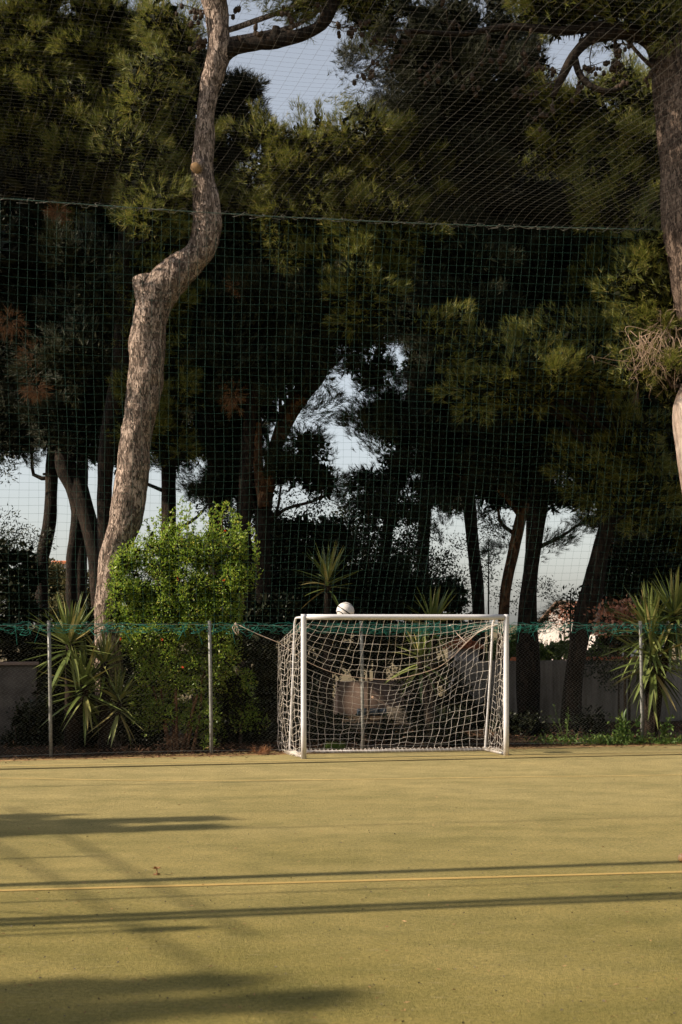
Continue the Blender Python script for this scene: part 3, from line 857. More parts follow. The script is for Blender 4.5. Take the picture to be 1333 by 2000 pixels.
UG = 'evergreen shrubs under the pines'
shrub('evergreen_shrub', 'ragged dark shrub with thin leaves against the sky at the far left', 'shrub', 24.5, [(-15, 1250, 60, 60), (20, 1020, 45, 60, 0, .55), (70, 1040, 30, 45, 0, .4), (15, 1110, 60, 60, 0, 1), (60, 1110, 40, 40, 0, .8), (40, 1180, 80, 60), (10, 920, 30, 30, 0, .5)], group=UG, L=0.07, w=0.02)
shrub('evergreen_shrub', 'dark shrub mass filling the shade around the left yuccas', 'shrub', 25.5, [(60, 1270, 80, 80), (160, 1240, 70, 60), (120, 1255, 60, 50), (205, 1270, 50, 60), (290, 1190, 60, 60), (370, 1210, 60, 50), (150, 1340, 90, 90), (40, 1400, 70, 70), (230, 1380, 80, 90), (110, 1440, 90, 40), (250, 1280, 60, 80)], group=UG)
shrub('evergreen_shrub', 'dark shrub left of the goal filling the gap behind the tie rope', 'shrub', 25.0, [(470, 1240, 60, 70), (530, 1310, 60, 70), (470, 1380, 70, 70), (560, 1400, 60, 70), (540, 1220, 60, 60), (400, 1400, 60, 60), (610, 1310, 50, 60), (600, 1420, 50, 40)], group=UG)
shrub('evergreen_shrub', 'tall loose evergreen with speckled sky between its leaves left of centre', 'shrub', 27.0, [(600, 990, 70, 50, 0, .55), (560, 1060, 60, 60, 0, .9), (640, 1050, 70, 60, 0, .8), (580, 1140, 80, 60), (500, 1130, 60, 70), (660, 1140, 70, 60), (520, 1200, 60, 40), (470, 1020, 40, 50, 0, .7)], group=UG, L=0.06, w=0.03)
shrub('evergreen_shrub', 'tall loose evergreen with speckled sky between its leaves above the ball', 'shrub', 28.0, [(720, 980, 60, 50, 0, .6), (790, 1010, 70, 60, 0, .5), (720, 1070, 80, 60, 0, .7), (800, 1100, 70, 60, 0, .65), (860, 1120, 50, 60, 0, .6), (740, 1160, 110, 60), (870, 1190, 60, 50, 0, .8), (850, 1050, 40, 60, 0, .35)], group=UG, L=0.06, w=0.03)
shrub('evergreen_shrub', 'dark shrub behind the middle of the goal net', 'shrub', 26.0, [(640, 1250, 60, 50), (720, 1260, 70, 50), (800, 1260, 60, 60), (620, 1340, 40, 60), (845, 1315, 40, 50), (830, 1385, 60, 60), (890, 1370, 50, 45), (930, 1410, 50, 40), (790, 1330, 30, 40, 0, .6), (690, 1290, 60, 25)], group=UG)
shrub('evergreen_shrub', 'dark broadleaf shrub above the big yucca at the right edge', 'shrub', 27.0, [(1230, 1100, 50, 50), (1290, 1110, 60, 50), (1240, 1160, 50, 40, 0, .8), (1310, 1180, 50, 60), (1215, 1040, 30, 30, 0, .6)], group=UG, L=0.07, w=0.035)
shrub('evergreen_shrub', 'small dark leafy shrub overhanging the grey wall beside the leaning trunk', 'shrub', 26.5, [(1210, 1320, 50, 25, 0, .7), (1180, 1300, 35, 18, 0, .6), (1210, 1260, 50, 25, 0, .8), (1150, 1300, 20, 15, 0, .5)], group=UG)
shrub('evergreen_shrub', 'sprig of dark glossy leaves in front of the white gable', 'shrub', 27.5, [(1115, 1168, 24, 12, 0, .3), (1132, 1185, 14, 14, 0, .3), (1116, 1205, 10, 12, 0, .2), (1138, 1230, 10, 16, 0, .25)], group=UG, L=0.10, w=0.04, per=60)
shrub('evergreen_shrub', 'low dark shrub beside the foot of the trunk right of the goal', 'shrub', 24.5, [(1010, 1420, 30, 25), (1060, 1435, 50, 20), (1180, 1430, 50, 24, 0, .8)], group=UG)
shrub('evergreen_shrub', 'dense dark evergreen closing the view between the bush and the goal', 'shrub', 30.0, [(500, 1000, 50, 60, 0, .8), (540, 1090, 80, 70), (470, 1150, 80, 70), (620, 1150, 90, 70), (560, 1210, 90, 50), (640, 1070, 60, 60, 0, .8), (480, 1060, 40, 60), (430, 960, 50, 50, 0, .7)], group=UG, L=0.08, w=0.04)
shrub('evergreen_shrub', 'dense dark evergreen behind the crossbar yuccas', 'shrub', 31.0, [(700, 1180, 90, 60), (790, 1170, 90, 70), (860, 1170, 50, 60, 0, .6), (740, 1090, 70, 60, 0, .75), (820, 1090, 50, 60, 0, .6), (690, 1010, 50, 40, 0, .5), (900, 1230, 50, 30), (760, 1010, 60, 50, 0, .8)], group=UG, L=0.08, w=0.04)
shrub('evergreen_shrub', 'lacy dark evergreen between the thin trunks right of the crossbar', 'shrub', 31.5, [(955, 1060, 30, 60, 0, .5), (960, 1150, 25, 50, 0, .5), (1010, 1150, 16, 60, 0, .5), (890, 1000, 30, 40, 0, .5), (1075, 1170, 20, 40, 0, .4), (895, 1110, 16, 60, 0, .35)], group=UG, L=0.06, w=0.025)
shrub('evergreen_shrub', 'low dark thicket at the fence foot left of the bright bush', 'shrub', 22.3, [(30, 1430, 60, 45), (110, 1400, 60, 70), (180, 1420, 60, 55), (250, 1430, 60, 40), (60, 1370, 40, 40, 0, .7), (240, 1350, 50, 50), (300, 1450, 50, 24)], group=UG)
shrub('evergreen_shrub', 'low dark thicket at the fence foot between the second post and the goal', 'shrub', 22.8, [(460, 1430, 50, 30), (530, 1400, 50, 55), (580, 1430, 40, 36), (520, 1320, 50, 60), (640, 1430, 40, 26), (800, 1440, 60, 24), (880, 1430, 50, 30), (720, 1450, 60, 16)], group=UG)
# far scrub in the left gap and green hedge over the wall
shrub('dry_bush', 'tan sunlit scrub seen low between the slim trunks at left', 'bush', 44.0, [(150, 1150, 60, 45), (80, 1140, 50, 60), (190, 1165, 40, 60), (120, 1190, 90, 50)], 'dryscrub', L=0.09, w=0.05)
shrub('hedge', 'clipped green hedge behind the grey wall at right', 'hedge', 33.0, [(1060, 1280, 40, 16), (1100, 1278, 40, 17), (1010, 1275, 30, 18), (1140, 1280, 40, 18), (1190, 1262, 50, 26), (965, 1266, 30, 28), (1000, 1258, 25, 24)], 'weed', L=0.05, w=0.025)
shrub('bougainvillea', 'salmon flowering creeper right of the leaning trunk', 'creeper', 23.9, [(1222, 1196, 34, 16, 0, .7), (1192, 1208, 16, 16, 0, .7), (1245, 1202, 24, 12, 0, .6)], 'bract', L=0.07, w=0.06, per=80, group='flowering creepers by the wall')
shrub('bougainvillea', 'salmon flowering creeper in front of the white gable', 'creeper', 38.6, [(1103, 1192, 16, 14), (1130, 1190, 16, 14, 0, .8), (1098, 1205, 10, 8)], 'bract', L=0.07, w=0.06, per=80, group='flowering creepers by the wall')

# bright pomegranate bush
pb_c = at(345, 1440, 21.75)
pb = thing('pomegranate_bush', 'bright green bush dotted with red flowers behind the fence left of the goal', 'bush', (pb_c[0], pb_c[1], 0))
g, gb_ = Geo(), Geo()
bm = [(262, 1105, 46, 50), (325, 1075, 48, 48), (392, 1082, 55, 48), (446, 1068, 44, 48), (260, 1170, 52, 60), (330, 1150, 80, 70), (410, 1150, 80, 70), (465, 1120, 34, 60), (290, 1250, 70, 60), (370, 1240, 80, 70),
      (430, 1230, 45, 60), (310, 1330, 60, 60), (380, 1320, 70, 60), (340, 1400, 60, 40), (390, 1400, 50, 45), (290, 1390, 45, 50), (400, 1450, 40, 20, 21.5, .5), (430, 1310, 30, 50), (300, 1205, 60, 45), (380, 1205, 70, 45), (440, 1185, 40, 45), (350, 1285, 60, 40)]
for m in bm:
    c, R = px_mass(m, 21.75)
    R = (R[0], min(R[1], 0.42), R[2])
    leaf_mass(g, c, R, (m[5] if len(m) > 5 else 1.0) * 0.85, 0.15, 190, 0.040, 0.018, 0.5, gb_, 18, (0.09, 0.05))
sh = Geo()
for (x, y) in ((285, 1020), (312, 995), (330, 1010), (358, 975), (372, 985), (408, 1000), (425, 985), (440, 978), (455, 1000), (470, 1010), (490, 1020), (395, 1010), (345, 995), (270, 1045), (250, 1060), (495, 1060), (230, 1100), (222, 1150), (300, 1012), (318, 1022), (366, 1002), (384, 1015), (418, 1018), (430, 1002), (448, 990), (462, 1005), (480, 1035), (350, 1025), (275, 1060), (500, 1090), (240, 1075)):
    t = at(x, y, 21.75 + 0.3 * rng.normal()); b = t - np.array([0.15 * rng.normal(), 0, 0.55])
    P = np.linspace(b, t, 45) + rng.normal(size=(45, 3)) * 0.028
    leaves(g, np.repeat(P, 3, 0), np.tile(unit(t - b), (135, 1)), 0.045, 0.02, 0.9)
    tube(sh, [b, t], [0.006, 0.002], 4)
g.put('foliage', M['bush'], pb); gb_.put('inner_foliage', M['core'], pb)
for k, (x, y, tx, ty) in enumerate(((345, 1462, 345, 1330), (332, 1462, 310, 1320), (362, 1464, 378, 1360), (340, 1464, 290, 1300), (352, 1464, 420, 1250), (375, 1466, 395, 1330), (347, 1464, 350, 1150))):
    a, b = at(x, y, 21.55), at(tx, ty, 21.75)
    P = catmull(np.stack([[a[0], a[1], -0.06], a * .5 + b * .5 + np.array([0.04 * (k % 3 - 1), 0, 0]), b]), 0.08)
    tube(sh, P, np.linspace(0.05 if k == 0 else 0.028, 0.012, len(P)), 8, True, bark_disp(0.004, 14))
sh.put('stems', M['bark_red'], pb, True)
for (x, y) in ((348, 1131), (317, 1249), (236, 1248), (437, 1133), (440, 1038), (357, 1304)):
    g = Geo(); c = at(x, y, 21.28)
    for q in range(6):
        d = unit(np.array([rng.normal(), -0.8 + 0.4 * rng.normal(), rng.normal()]))
        s = unit(np.cross(d, rng.normal(size=3))) * 0.018
        g.add(np.stack([c, c + d * 0.016 + s * 0.55, c + d * 0.028, c + d * 0.016 - s * 0.55]), [[0, 1, 2], [0, 2, 3]])
    g.put('flower', M['flower'], pb)
shrub('leafy_bush', 'half-shaded green bush right of the second fence post', 'bush', 22.3, [(470, 1330, 26, 34, 0, .7), (440, 1370, 40, 50, 0, .8), (490, 1390, 40, 40, 0, .6), (450, 1270, 30, 40, 0, .8), (400, 1445, 30, 20, 0, .8)], 'bush', size=0.2, per=170, L=0.048, w=0.022)

# ------------------------------------------------------------------ yuccas: every leaf a part
def blade(name, bend, w):
    n = 8; t = np.linspace(0, 1, n)
    wd = w * np.clip(1.35 * np.minimum(t * 3 + 0.5, 1) * (1 - t ** 2.6), 0.02, None)
    x = t; z = -bend * t ** 2
    V = np.concatenate([np.stack([x, -wd, z + wd * 0.45], -1), np.stack([x, 0 * x, z], -1), np.stack([x, wd, z + wd * 0.45], -1)])
    i = np.arange(n - 1)
    Q = np.vstack([np.stack([i, i + 1, n + i + 1, n + i], -1), np.stack([n + i, n + i + 1, 2 * n + i + 1, 2 * n + i], -1)])
    return mesh(name, V, Q, M['yucca'], True)

BLADES = [blade('leaf', b, w) for b, w in ((0.03, 0.031), (0.10, 0.036), (0.22, 0.034), (0.0, 0.027))]


def yucca(label, heads, d, n, L, group='yuccas along the fence', down=0.85, trunk=True):
    """heads: (px, py) of each rosette; leaves spray from straight up to hanging"""
    c0 = at(*heads[0], d)
    root = thing('yucca', label, 'yucca', (c0[0], c0[1], 0), group)
    g = Geo()
    for hi, h in enumerate(heads):
        c = at(h[0], h[1], d)
        if trunk:
            P = catmull(np.stack([[c0[0], c0[1], -0.1], [c0[0] * .6 + c[0] * .4, c0[1], c[2] * 0.5], c - np.array([0, 0, 0.05]), c + np.array([0, 0, 0.06])]), 0.08)
            tube(g, P, np.linspace(0.10, 0.06, len(P)), 10, True, bark_disp(0.012, 12))
        for k in range(n):
            t = (k + 0.5) / n
            el = math.radians(88 - (88 + 62 * down) * t ** 1.25 + rng.normal() * 7)
            az = k * 2.39996 + rng.normal() * 0.2
            low = max(0.0, t - 0.5)
            base = c + np.array([math.cos(az) * 0.035, math.sin(az) * 0.035, 0.06 - 0.28 * low * (1 + down)])
            dx = np.array([math.cos(az) * math.cos(el), math.sin(az) * math.cos(el), math.sin(el)])
            y = unit(np.cross([0, 0, 1], dx) + 0.15 * rng.normal(size=3)); z = np.cross(dx, y); y = np.cross(z, dx)
            s = L * (0.8 + 0.35 * rng.random()) * (1 - 0.15 * max(0, 0.15 - t) / 0.15)
            R = np.stack([dx, y, unit(z)], 1) * s
            mt = Matrix([[*R[i], base[i] - root.location[i]] for i in range(3)] + [[0, 0, 0, 1]])
            put('leaf', BLADES[rng.integers(0, 2) if t < 0.3 else rng.integers(0, 4)], root, matrix=mt)
    if g.n: g.put('trunk', M['bark_dark'], root, True)
    return root

yucca('spiky yucca by the leftmost fence post with leaves fanning above the fence', [(137, 1262), (165, 1345)], 21.4, 80, 0.72)
yucca('smaller yucca at the foot of the leaning pine between post and bush', [(205, 1300), (232, 1375)], 21.5, 64, 0.56)
yucca('tall yucca head standing up in the dark above the left part of the crossbar', [(640, 1140)], 24.3, 46, 0.66, down=0.35)
yucca('yucca sprouting behind the right half of the crossbar', [(845, 1222), (822, 1290)], 23.6, 52, 0.62)
yucca('large two-headed yucca at the right edge by the last fence post', [(1270, 1238), (1318, 1208), (1276, 1292)], 23.45, 105, 0.80, down=1.0)
yucca('yucca at the far left edge with only leaf tips showing', [(-48, 1200)], 23.5, 40, 0.6)

# ------------------------------------------------------------------ house, walls, small things behind the fence
def wall(name, label, a, b, z0, z1, th, mat):
    a, b = np.array(a, float), np.array(b, float)
    L = np.linalg.norm(b - a); ang = math.atan2(b[1] - a[1], b[0] - a[0])
    root = thing(name, label, 'wall', ((a[0] + b[0]) / 2, (a[1] + b[1]) / 2, 0))
    g = Geo(); box(g, [(a[0] + b[0]) / 2, (a[1] + b[1]) / 2, (z0 + z1) / 2], [L, th, z1 - z0], ang, 0.02)
    g.put('wall_face', M[mat], root)
    return root, ang

wr, ang = wall('garden_wall', 'grey rendered garden wall behind the trunks right of the goal', (2.2, 27.31), (10.5, 29.4), -0.1, 1.22, 0.2, 'render')
tm = None
wdir = unit(np.array([10.5 - 3.35, 29.4 - 27.6, 0]))
for k in range(9):
    for base in (0.02, 1.55):
        g = Geo()
        c = np.array([3.35, 27.6, 0]) + wdir * (base + 0.21 * k if base > 1 else base + 0.1 * k)
        if base < 1 and k > 4: continue
        a = np.linspace(0, math.pi, 7)
        wv = 0.10 if base > 1 else 0.048
        prof = np.stack([np.cos(a) * wv, np.sin(a) * 0.07], -1)
        nrm = np.array([-wdir[1], wdir[0], 0])
        V = [c + wdir * p[0] + nrm * y + UZ * (1.221 + p[1]) for y in (-0.13, 0.13) for p in prof]
        Q = [[i, i + 1, 8 + i, 7 + i] for i in range(6)]
        g.add(np.array(V), [[0, i + 1, i] for i in range(1, 6)], Q)
        g.put('tile', M['terracotta'], wr)
wall('pink_wall', 'low sunlit pinkish wall seen through the goal net', (-0.1, 29.66), (1.55, 30.08), -0.1, 0.74, 0.18, 'pinkwall')
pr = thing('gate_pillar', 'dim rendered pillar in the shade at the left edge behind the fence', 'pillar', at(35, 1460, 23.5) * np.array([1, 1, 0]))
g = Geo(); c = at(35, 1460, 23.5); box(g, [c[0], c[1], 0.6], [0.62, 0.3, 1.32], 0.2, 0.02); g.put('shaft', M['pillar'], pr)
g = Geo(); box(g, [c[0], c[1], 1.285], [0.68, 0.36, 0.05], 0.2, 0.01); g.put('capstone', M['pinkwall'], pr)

# white house
hx, hd = 6.12, 40.0
hr = thing('white_house', 'white gabled house with a small chimney seen between two trunks at right', 'house', (hx, hd, 0))
g = Geo()
zl, zr_, hw = 1.72, 2.53, 0.85
for y0, sgn in ((hd, 1), (hd + 5, -1)):
    pass
Vh = []
for y in (hd, hd + 5):
    Vh += [[hx - hw, y, -0.1], [hx + hw, y, -0.1], [hx + hw, y, zl], [hx, y, zr_], [hx - hw, y, zl]]
Vh = np.array(Vh)
g.add(Vh, [[2, 3, 4], [7, 9, 8]], [[0, 1, 2, 4], [5, 9, 7, 6], [0, 4, 9, 5], [1, 6, 7, 2]])
g.put('wall', M['whitewall'], hr)
g = Geo()
for s in (-1, 1):
    e = np.array([hx + s * (hw + 0.06), 0, zl - 0.06]); t = np.array([hx, 0, zr_ + 0.012])
    n = np.array([s * 0.05, 0, 0.045])
    Vr = []
    for y in (hd - 0.06, hd + 5.06):
        for p in (e, t, t + n, e + n): Vr.append([p[0], y, p[2]])
    g.add(np.array(Vr), None, [[0, 1, 2, 3], [4, 7, 6, 5], [3, 2, 6, 7], [0, 4, 5, 1], [0, 3, 7, 4]])
rf = g.put('roof', M['oldroof'], hr)
g = Geo(); box(g, [hx - 0.42, hd + 1.2, 2.2], [0.2, 0.24, 0.62], 0, 0.01)
box(g, [hx - 0.42, hd + 1.2, 2.525], [0.26, 0.30, 0.05], 0, 0.01); g.put('chimney', M['pinkwall'], hr)
g = Geo(); box(g, [hx - 0.26 - hw, hd + 0.8, 0.7], [0.5, 1.6, 1.60], 0, 0.01); g.put('side_wing', M['whitewall'], hr)
g = Geo(); box(g, [hx + 0.5 + hw, hd + 0.8, 0.78], [1.1, 1.6, 1.76], 0, 0.01); g.put('side_wing', M['whitewall'], hr)
for wx in (-0.05, 0.35):
    g = Geo(); box(g, [hx + wx, hd - 0.01, 1.0], [0.22, 0.06, 0.42]); wf = g.put('window', M['pinkwall'], hr)
    g = Geo(); box(g, [hx + wx, hd - 0.035, 1.0], [0.17, 0.03, 0.36]); g.put('pane', M['glass'], wf)

hr.rotation_euler.z = math.radians(-38)
# far pale house at left
fx = at(128, 1100, 62)
fr = thing('peach_house', 'far peach-coloured house low between the slim trunks at left', 'house', (fx[0], 62, 0))
g = Geo(); box(g, [fx[0], 63, 2.2], [0.9, 3, 4.6], 0, 0.03); g.put('wall', M['whitewall'], fr)
g = Geo(); box(g, [fx[0], 63, 4.58], [1.0, 3.1, 0.14], 0, 0.03); g.put('roof', M['terracotta'], fr)

# hut with a red tiled cap behind the goal net
hp = at(905, 1260, 29)
sr = thing('garden_hut', 'little hut with red tiled roof behind the right half of the goal net', 'hut', (hp[0], hp[1], 0))
g = Geo(); box(g, [hp[0], hp[1], 0.68], [0.5, 0.5, 1.56], 0.25, 0.02); g.put('wall', M['whitewall'], sr)
for ri in range(3):
    hw0 = 0.40 - 0.115 * ri; z = 1.47 + 0.07 * ri
    for k in range(6 - ri):
        g = Geo(); box(g, [hp[0] + (k - (5 - ri) / 2) * 2 * hw0 / (6 - ri), hp[1], z + 0.006 * (k % 2)], [2 * hw0 / (6 - ri) - 0.01, 2 * hw0, 0.075], 0, 0.015)
        g.put('tile', M['terracotta'], sr)

# odds and ends in front of the pink wall
c = at(730, 1391, 28.5)
t = thing('tarp_roll', 'blue-grey rolled tarp lying in the shade below the pink wall', 'tarp', (c[0], c[1], 0))
g = Geo(); P = np.linspace(c + [-0.32, 0, 0], c + [0.25, 0.1, 0.0], 14); tube(g, P, 0.075, 12, True, lambda V, P, r: 0.018 * (vnoise(V, 9) - .5)); g.put('roll', M['tarp'], t, True)
for s in (0.3, 0.75):
    g = Geo(); tube(g, [c + [-0.32 + 0.57 * s - 0.012, 0.1 * s, 0], c + [-0.32 + 0.57 * s + 0.012, 0.1 * s, 0]], 0.086, 12); g.put('strap', M['black'], t)
c2 = at(800, 1425, 28.2)
t = thing('wooden_crate', 'old dark slatted crate right of the tarp roll', 'crate', (c2[0], c2[1], 0))
for k in range(4):
    g = Geo(); box(g, [c2[0], c2[1] - 0.16, 0.04 + 0.085 * k - 0.05], [0.9, 0.02, 0.07], 0, 0.005); g.put('slat', M['darkwood'], t)
for k in range(5):
    g = Geo(); box(g, [c2[0] - 0.36 + 0.18 * k, c2[1], 0.285], [0.16, 0.34, 0.02]); g.put('slat', M['darkwood'], t)
for s in (-1, 1):
    g = Geo(); box(g, [c2[0] + s * 0.43, c2[1] + 0.01, 0.12], [0.03, 0.3, 0.30]); g.put('end_board', M['darkwood'], t)
g = Geo(); a, b = at(727, 1361, 28.9), at(770, 1386, 28.6); tube(g, [a, (a + b) / 2 + [0, 0, 0.01], b, b + (b - a) * 0.9], [0.022, 0.024, 0.024, 0.02], 8)
tag(g.put('pole_stick', M['plank']), 'pale wooden stick leaning on the pink wall above the tarp', 'stick')

# ------------------------------------------------------------------ chain-link fence
fe = thing('chain_link_fence', 'galvanised chain-link fence along the far side of the pitch', 'fence', fp(2.3))
for k in range(-1, 8):
    u = 2.35 * k
    P = fp(u, [-0.1, 0.5, 1.2, 1.965], 0.0) + np.array([[0.02, 0, 0], [0.012, 0, 0], [0.004, 0, 0], [-0.01, 0, 0]])
    g = Geo(); tube(g, P, 0.026, 14); po = g.put('fence_post', M['galv'], fe, True)
    g = Geo(); q = P[-1]; tube(g, [q + [0, 0, 0.001], q + [0, 0, 0.012], q + [0, 0, 0.02]], [0.029, 0.029, 0.012], 14); g.put('post_cap', M['galv'], po, True)
    for zt in (0.35 + 0.05 * (k % 3), 1.0, 1.6 + 0.04 * (k % 2)):
        g = Geo(); th = np.linspace(0, 2 * math.pi, 14)
        q = fp(u, zt, 0.0) + np.array([0.006, 0, 0])
        tube(g, q + np.stack([0.029 * np.cos(th), 0.029 * np.sin(th), 0.006 * np.sin(th * 2)], -1), 0.0022, 4, False); g.put('tie_wire', M['wire'], po)
cell = 0.066; hh = 1.90
nz = int(hh / (cell / 2))
us = np.arange(-2.6, 14.2, cell)
kz = np.arange(nz + 1)
L = []
for i, u in enumerate(us):
    x = u + cell / 2 * np.where((kz + 0) % 2 == 0, -1, 1) * 1.0
    off = 0.032 + 0.003 * np.where(kz % 2 == 0, 1, -1)
    bow = 0.02 * (vnoise(np.stack([x * 0 + u, kz * 0.1, 0 * x], -1), 0.8) - 0.5)
    L.append(fp(x, 0.03 + kz * cell / 2, off + bow))
g = Geo(); strands(g, np.array(L), 0.0015)
tag(g.put('wire_mesh', M['wire'], fe), kind='stuff')
for z in (0.05, 1.925):
    g = Geo(); u = np.linspace(-2.6, 14.2, 120); tube(g, fp(u, z + 0.01 * np.sin(u * 1.3), 0.034), 0.0022, 5, False); g.put('tension_wire', M['wire'], fe)

# ------------------------------------------------------------------ green ball-stop net: wall and roof
bn = thing('ball_stop_net', 'green ball-stop net rising from the fence and roofing the pitch', 'net', fp(2.3))
def ztop(u): return 8.08 + 0.03 * u - 0.10 * np.sin(np.clip((u + 1.0) / 11.5, 0, 1) * math.pi)
def xoff(u, s):
    """the mesh is dragged sideways towards the right-hand side; s = 0 at the rope, 1 at the fence"""
    return -0.55 * np.clip((u - 2.0) / 6.0, 0, 1) * s ** 1.3 - 0.18 * np.clip((u - 3) / 3, 0, 1) * np.clip((s - 0.75) * 4, 0, 1)
def wob(P): return (vnoise(P, 0.55) - 0.5) * 0.30
uc = np.arange(-5.5, 15.5, 0.137)
s = np.linspace(0, 1, 52)
def netpt(u, s):
    z = ztop(u) + (1.95 - ztop(u)) * (s ** 0.97)
    q = np.stack([u, s * 6, 0 * u], -1)
    return fp(u + xoff(u, s) + 0.03 * (vnoise(q, 1.6) - .5) + wob(q) * np.sin(math.pi * s) * 0.5, z + 0.035 * (vnoise(q, 2.1) - .5) + 0.18 * (vnoise(q, 0.5) - .5) * np.sin(math.pi * s), 0.0 - 0.5 * np.sin(math.pi * s) * (vnoise(q, 0.3)) * 0.5)
g = Geo()
U, SS = np.meshgrid(uc, s, indexing='ij')
strands(g, netpt(U, SS), 0.0011)
ur = np.linspace(-5.5, 15.5, 160); sr_ = np.linspace(0, 1, 54)
SS2, U2 = np.meshgrid(sr_, ur, indexing='ij')
strands(g, netpt(U2, SS2), 0.0013)
tag(g.put('net_wall', M['greencord'], bn), kind='stuff')
# roof: cords running to the camera and cords along the fence, sagging between them
g = Geo()
v = np.linspace(0, 13, 60)
def roofpt(u, v):
    q = np.stack([u, v, 0 * u], -1)
    sag = 0.5 * np.sin(math.pi * np.clip(v / 13, 0, 1)) + 0.35 * np.exp(-((v - 0.0) / 0.8) ** 2) * (1 - np.exp(-(v / 0.25) ** 2))
    return fp(u + 0.10 * (vnoise(q, 0.9) - .5) + 0.05 * np.sin(v * 1.7 + u * .3) * np.exp(-v / 3), ztop(u) - sag * 0.35 + 0.10 * (vnoise(q, 0.45) - .5) * np.clip(v, 0, 1), v)
U, VV = np.meshgrid(np.arange(-5.5, 16.5, 0.15), v, indexing='ij')
strands(g, roofpt(U, VV), 0.0010)
VV2, U2 = np.meshgrid(np.arange(0.12, 13, 0.13), np.linspace(-5.5, 16.5, 110), indexing='ij')
strands(g, roofpt(U2, VV2), 0.0008)
tag(g.put('net_roof', M['greycord'], bn), kind='stuff')
g = Geo(); u = np.linspace(-5.5, 15.5, 300)
tube(g, fp(u, ztop(u), 0) , 0.006, 6, False)
g.put('edge_rope', M['greencord'], bn)
def lacing(g, ua, ub, z, turns, r, wire, jit):
    n = int((ub - ua) * turns * 8)
    u = np.linspace(ua, ub, n); t = u * turns * 2 * math.pi
    rr = r * (0.5 + vnoise(np.stack([u, 0 * u, 0 * u], -1), 3.1)) 
    P = fp(u + jit * 0.04 * rng.normal(size=n), z(u) + rr * np.sin(t) + jit * 0.01 * rng.normal(size=n) - 0.4 * r, rr * np.cos(t))
    tube(g, P, wire, 4, False)
g = Geo(); lacing(g, -5.5, 15.5, ztop, 3.2, 0.03, 0.0045, 1); g.put('rope_lacing', M['greycord'], bn)
g = Geo()
for k in range(5): lacing(g, -2.6 + 0.1 * k, 14, lambda u: 1.945 - 0.022 * k + 0 * u, 2.1 + 0.5 * k, 0.022 + 0.006 * k, 0.0036, 1)
for k in range(26):         # the spare net bunched up behind the goal
    ua = 3.5 + 3.2 * rng.random()
    lacing(g, ua, ua + 0.8 + rng.random(), lambda u: 1.93 - 0.10 * rng.random() + 0 * u, 2 + 2 * rng.random(), 0.05, 0.0032, 1.5)
for k in range(40):
    u0 = -1 + 12 * rng.random(); ln = 0.08 + 0.22 * rng.random() * (2 if 3.4 < u0 < 4.2 else 1)
    P = fp(u0 + np.linspace(0, 0.10 * rng.normal(), 6), 1.93 - np.linspace(0, ln, 6), 0.04 + 0.03 * rng.random(6))
    tube(g, P, 0.0032, 4, False)
g.put('fence_lacing', M['teal'], bn)

# ------------------------------------------------------------------ goal
PL, PR = np.array([-0.537, 20.45, 0]), np.array([2.43, 20.92, 0])
gd = unit(PR - PL); gb = unit(np.array([-0.29, 0.956, 0]))
go = thing('football_goal', 'white goal frame with a sagging cream net at the far end of the pitch', 'goal', (PL + PR) / 2)
RP = 0.040
for p, s in ((PL, -1), (PR, 1)):
    g = Geo(); tube(g, [p + UZ * -0.01, p + UZ * 0.5, p + UZ * 1.5, p + UZ * 2.035, p + UZ * 2.078], [RP, RP, RP, RP, RP * 0.98], 24); g.put('goal_post', M['white'], go, True)
g = Geo(); tube(g, np.linspace(PL + gd * 0.03 + UZ * 2.038, PR - gd * 0.03 + UZ * 2.038, 8), RP * 0.985, 24); g.put('crossbar', M['white'], go, True)
BL, BR = PL + gb * 0.80, PR + gb * 0.80
for p, s in ((PL, 1), (PR, 1)):
    P = np.stack([p + UZ * 2.03, p + gb * 0.30 + UZ * 2.03, p + gb * 0.44 + UZ * 2.015, p + gb * 0.50 + UZ * 1.95, p + gb * 0.60 + UZ * 1.2, p + gb * 0.80 + UZ * 0.02])
    g = Geo(); tube(g, catmull(P, 0.05), 0.0165, 12); g.put('back_stay', M['white'], go, True)
for a, b in ((PL, BL), (PR, BR)):
    g = Geo(); tube(g, [a + UZ * 0.022, b + UZ * 0.022], 0.019, 10); g.put('ground_bar', M['white'], go, True)
g = Geo(); tube(g, [BL + UZ * 0.024, BR + UZ * 0.024], 0.022, 10); g.put('ground_bar', M['white'], go, True)

TL, TR = at(545, 1255, 21.35), at(911, 1255, 21.95)
NBL, NBR = np.array([-0.93, 21.42, 0.03]), np.array([2.20, 21.85, 0.03])


def jitter(P, a): return P + rng.normal(size=P.shape) * a


def bez(P, n): return catmull(P, 0.12)


def resample(P, n):
    d = np.r_[0, np.cumsum(np.linalg.norm(np.diff(P, axis=0), axis=1))]
    t = np.linspace(0, d[-1], n)
    return np.stack([np.interp(t, d, P[:, i]) for i in range(3)], -1)

NC = 29
cross = np.linspace(PL + gd * 0.05 + UZ * 2.0 + gb * 0.02, PR - gd * 0.05 + UZ * 2.0 + gb * 0.02, NC)
ridge_px = [(545, 1255, 21.35), (600, 1292, 21.42), (660, 1316, 21.5), (728, 1326, 21.6), (780, 1325, 21.7), (848, 1307, 21.8), (882, 1285, 21.9), (911, 1256, 21.95), (935, 1235, 21.8), (960, 1222, 21.6)]
ridge = resample(catmull(np.stack([at(*p) for p in ridge_px]), 0.03), NC + 1)[:NC]
# columns bunch towards the right tie
kk = np.linspace(0, 1, NC) ** 0.93
R_all = resample(catmull(np.stack([at(*p) for p in ridge_px]), 0.03), 400)
ridge = R_all[np.clip((kk * 399).astype(int), 0, 399)]
foot = np.linspace(NBL, NBR, NC)


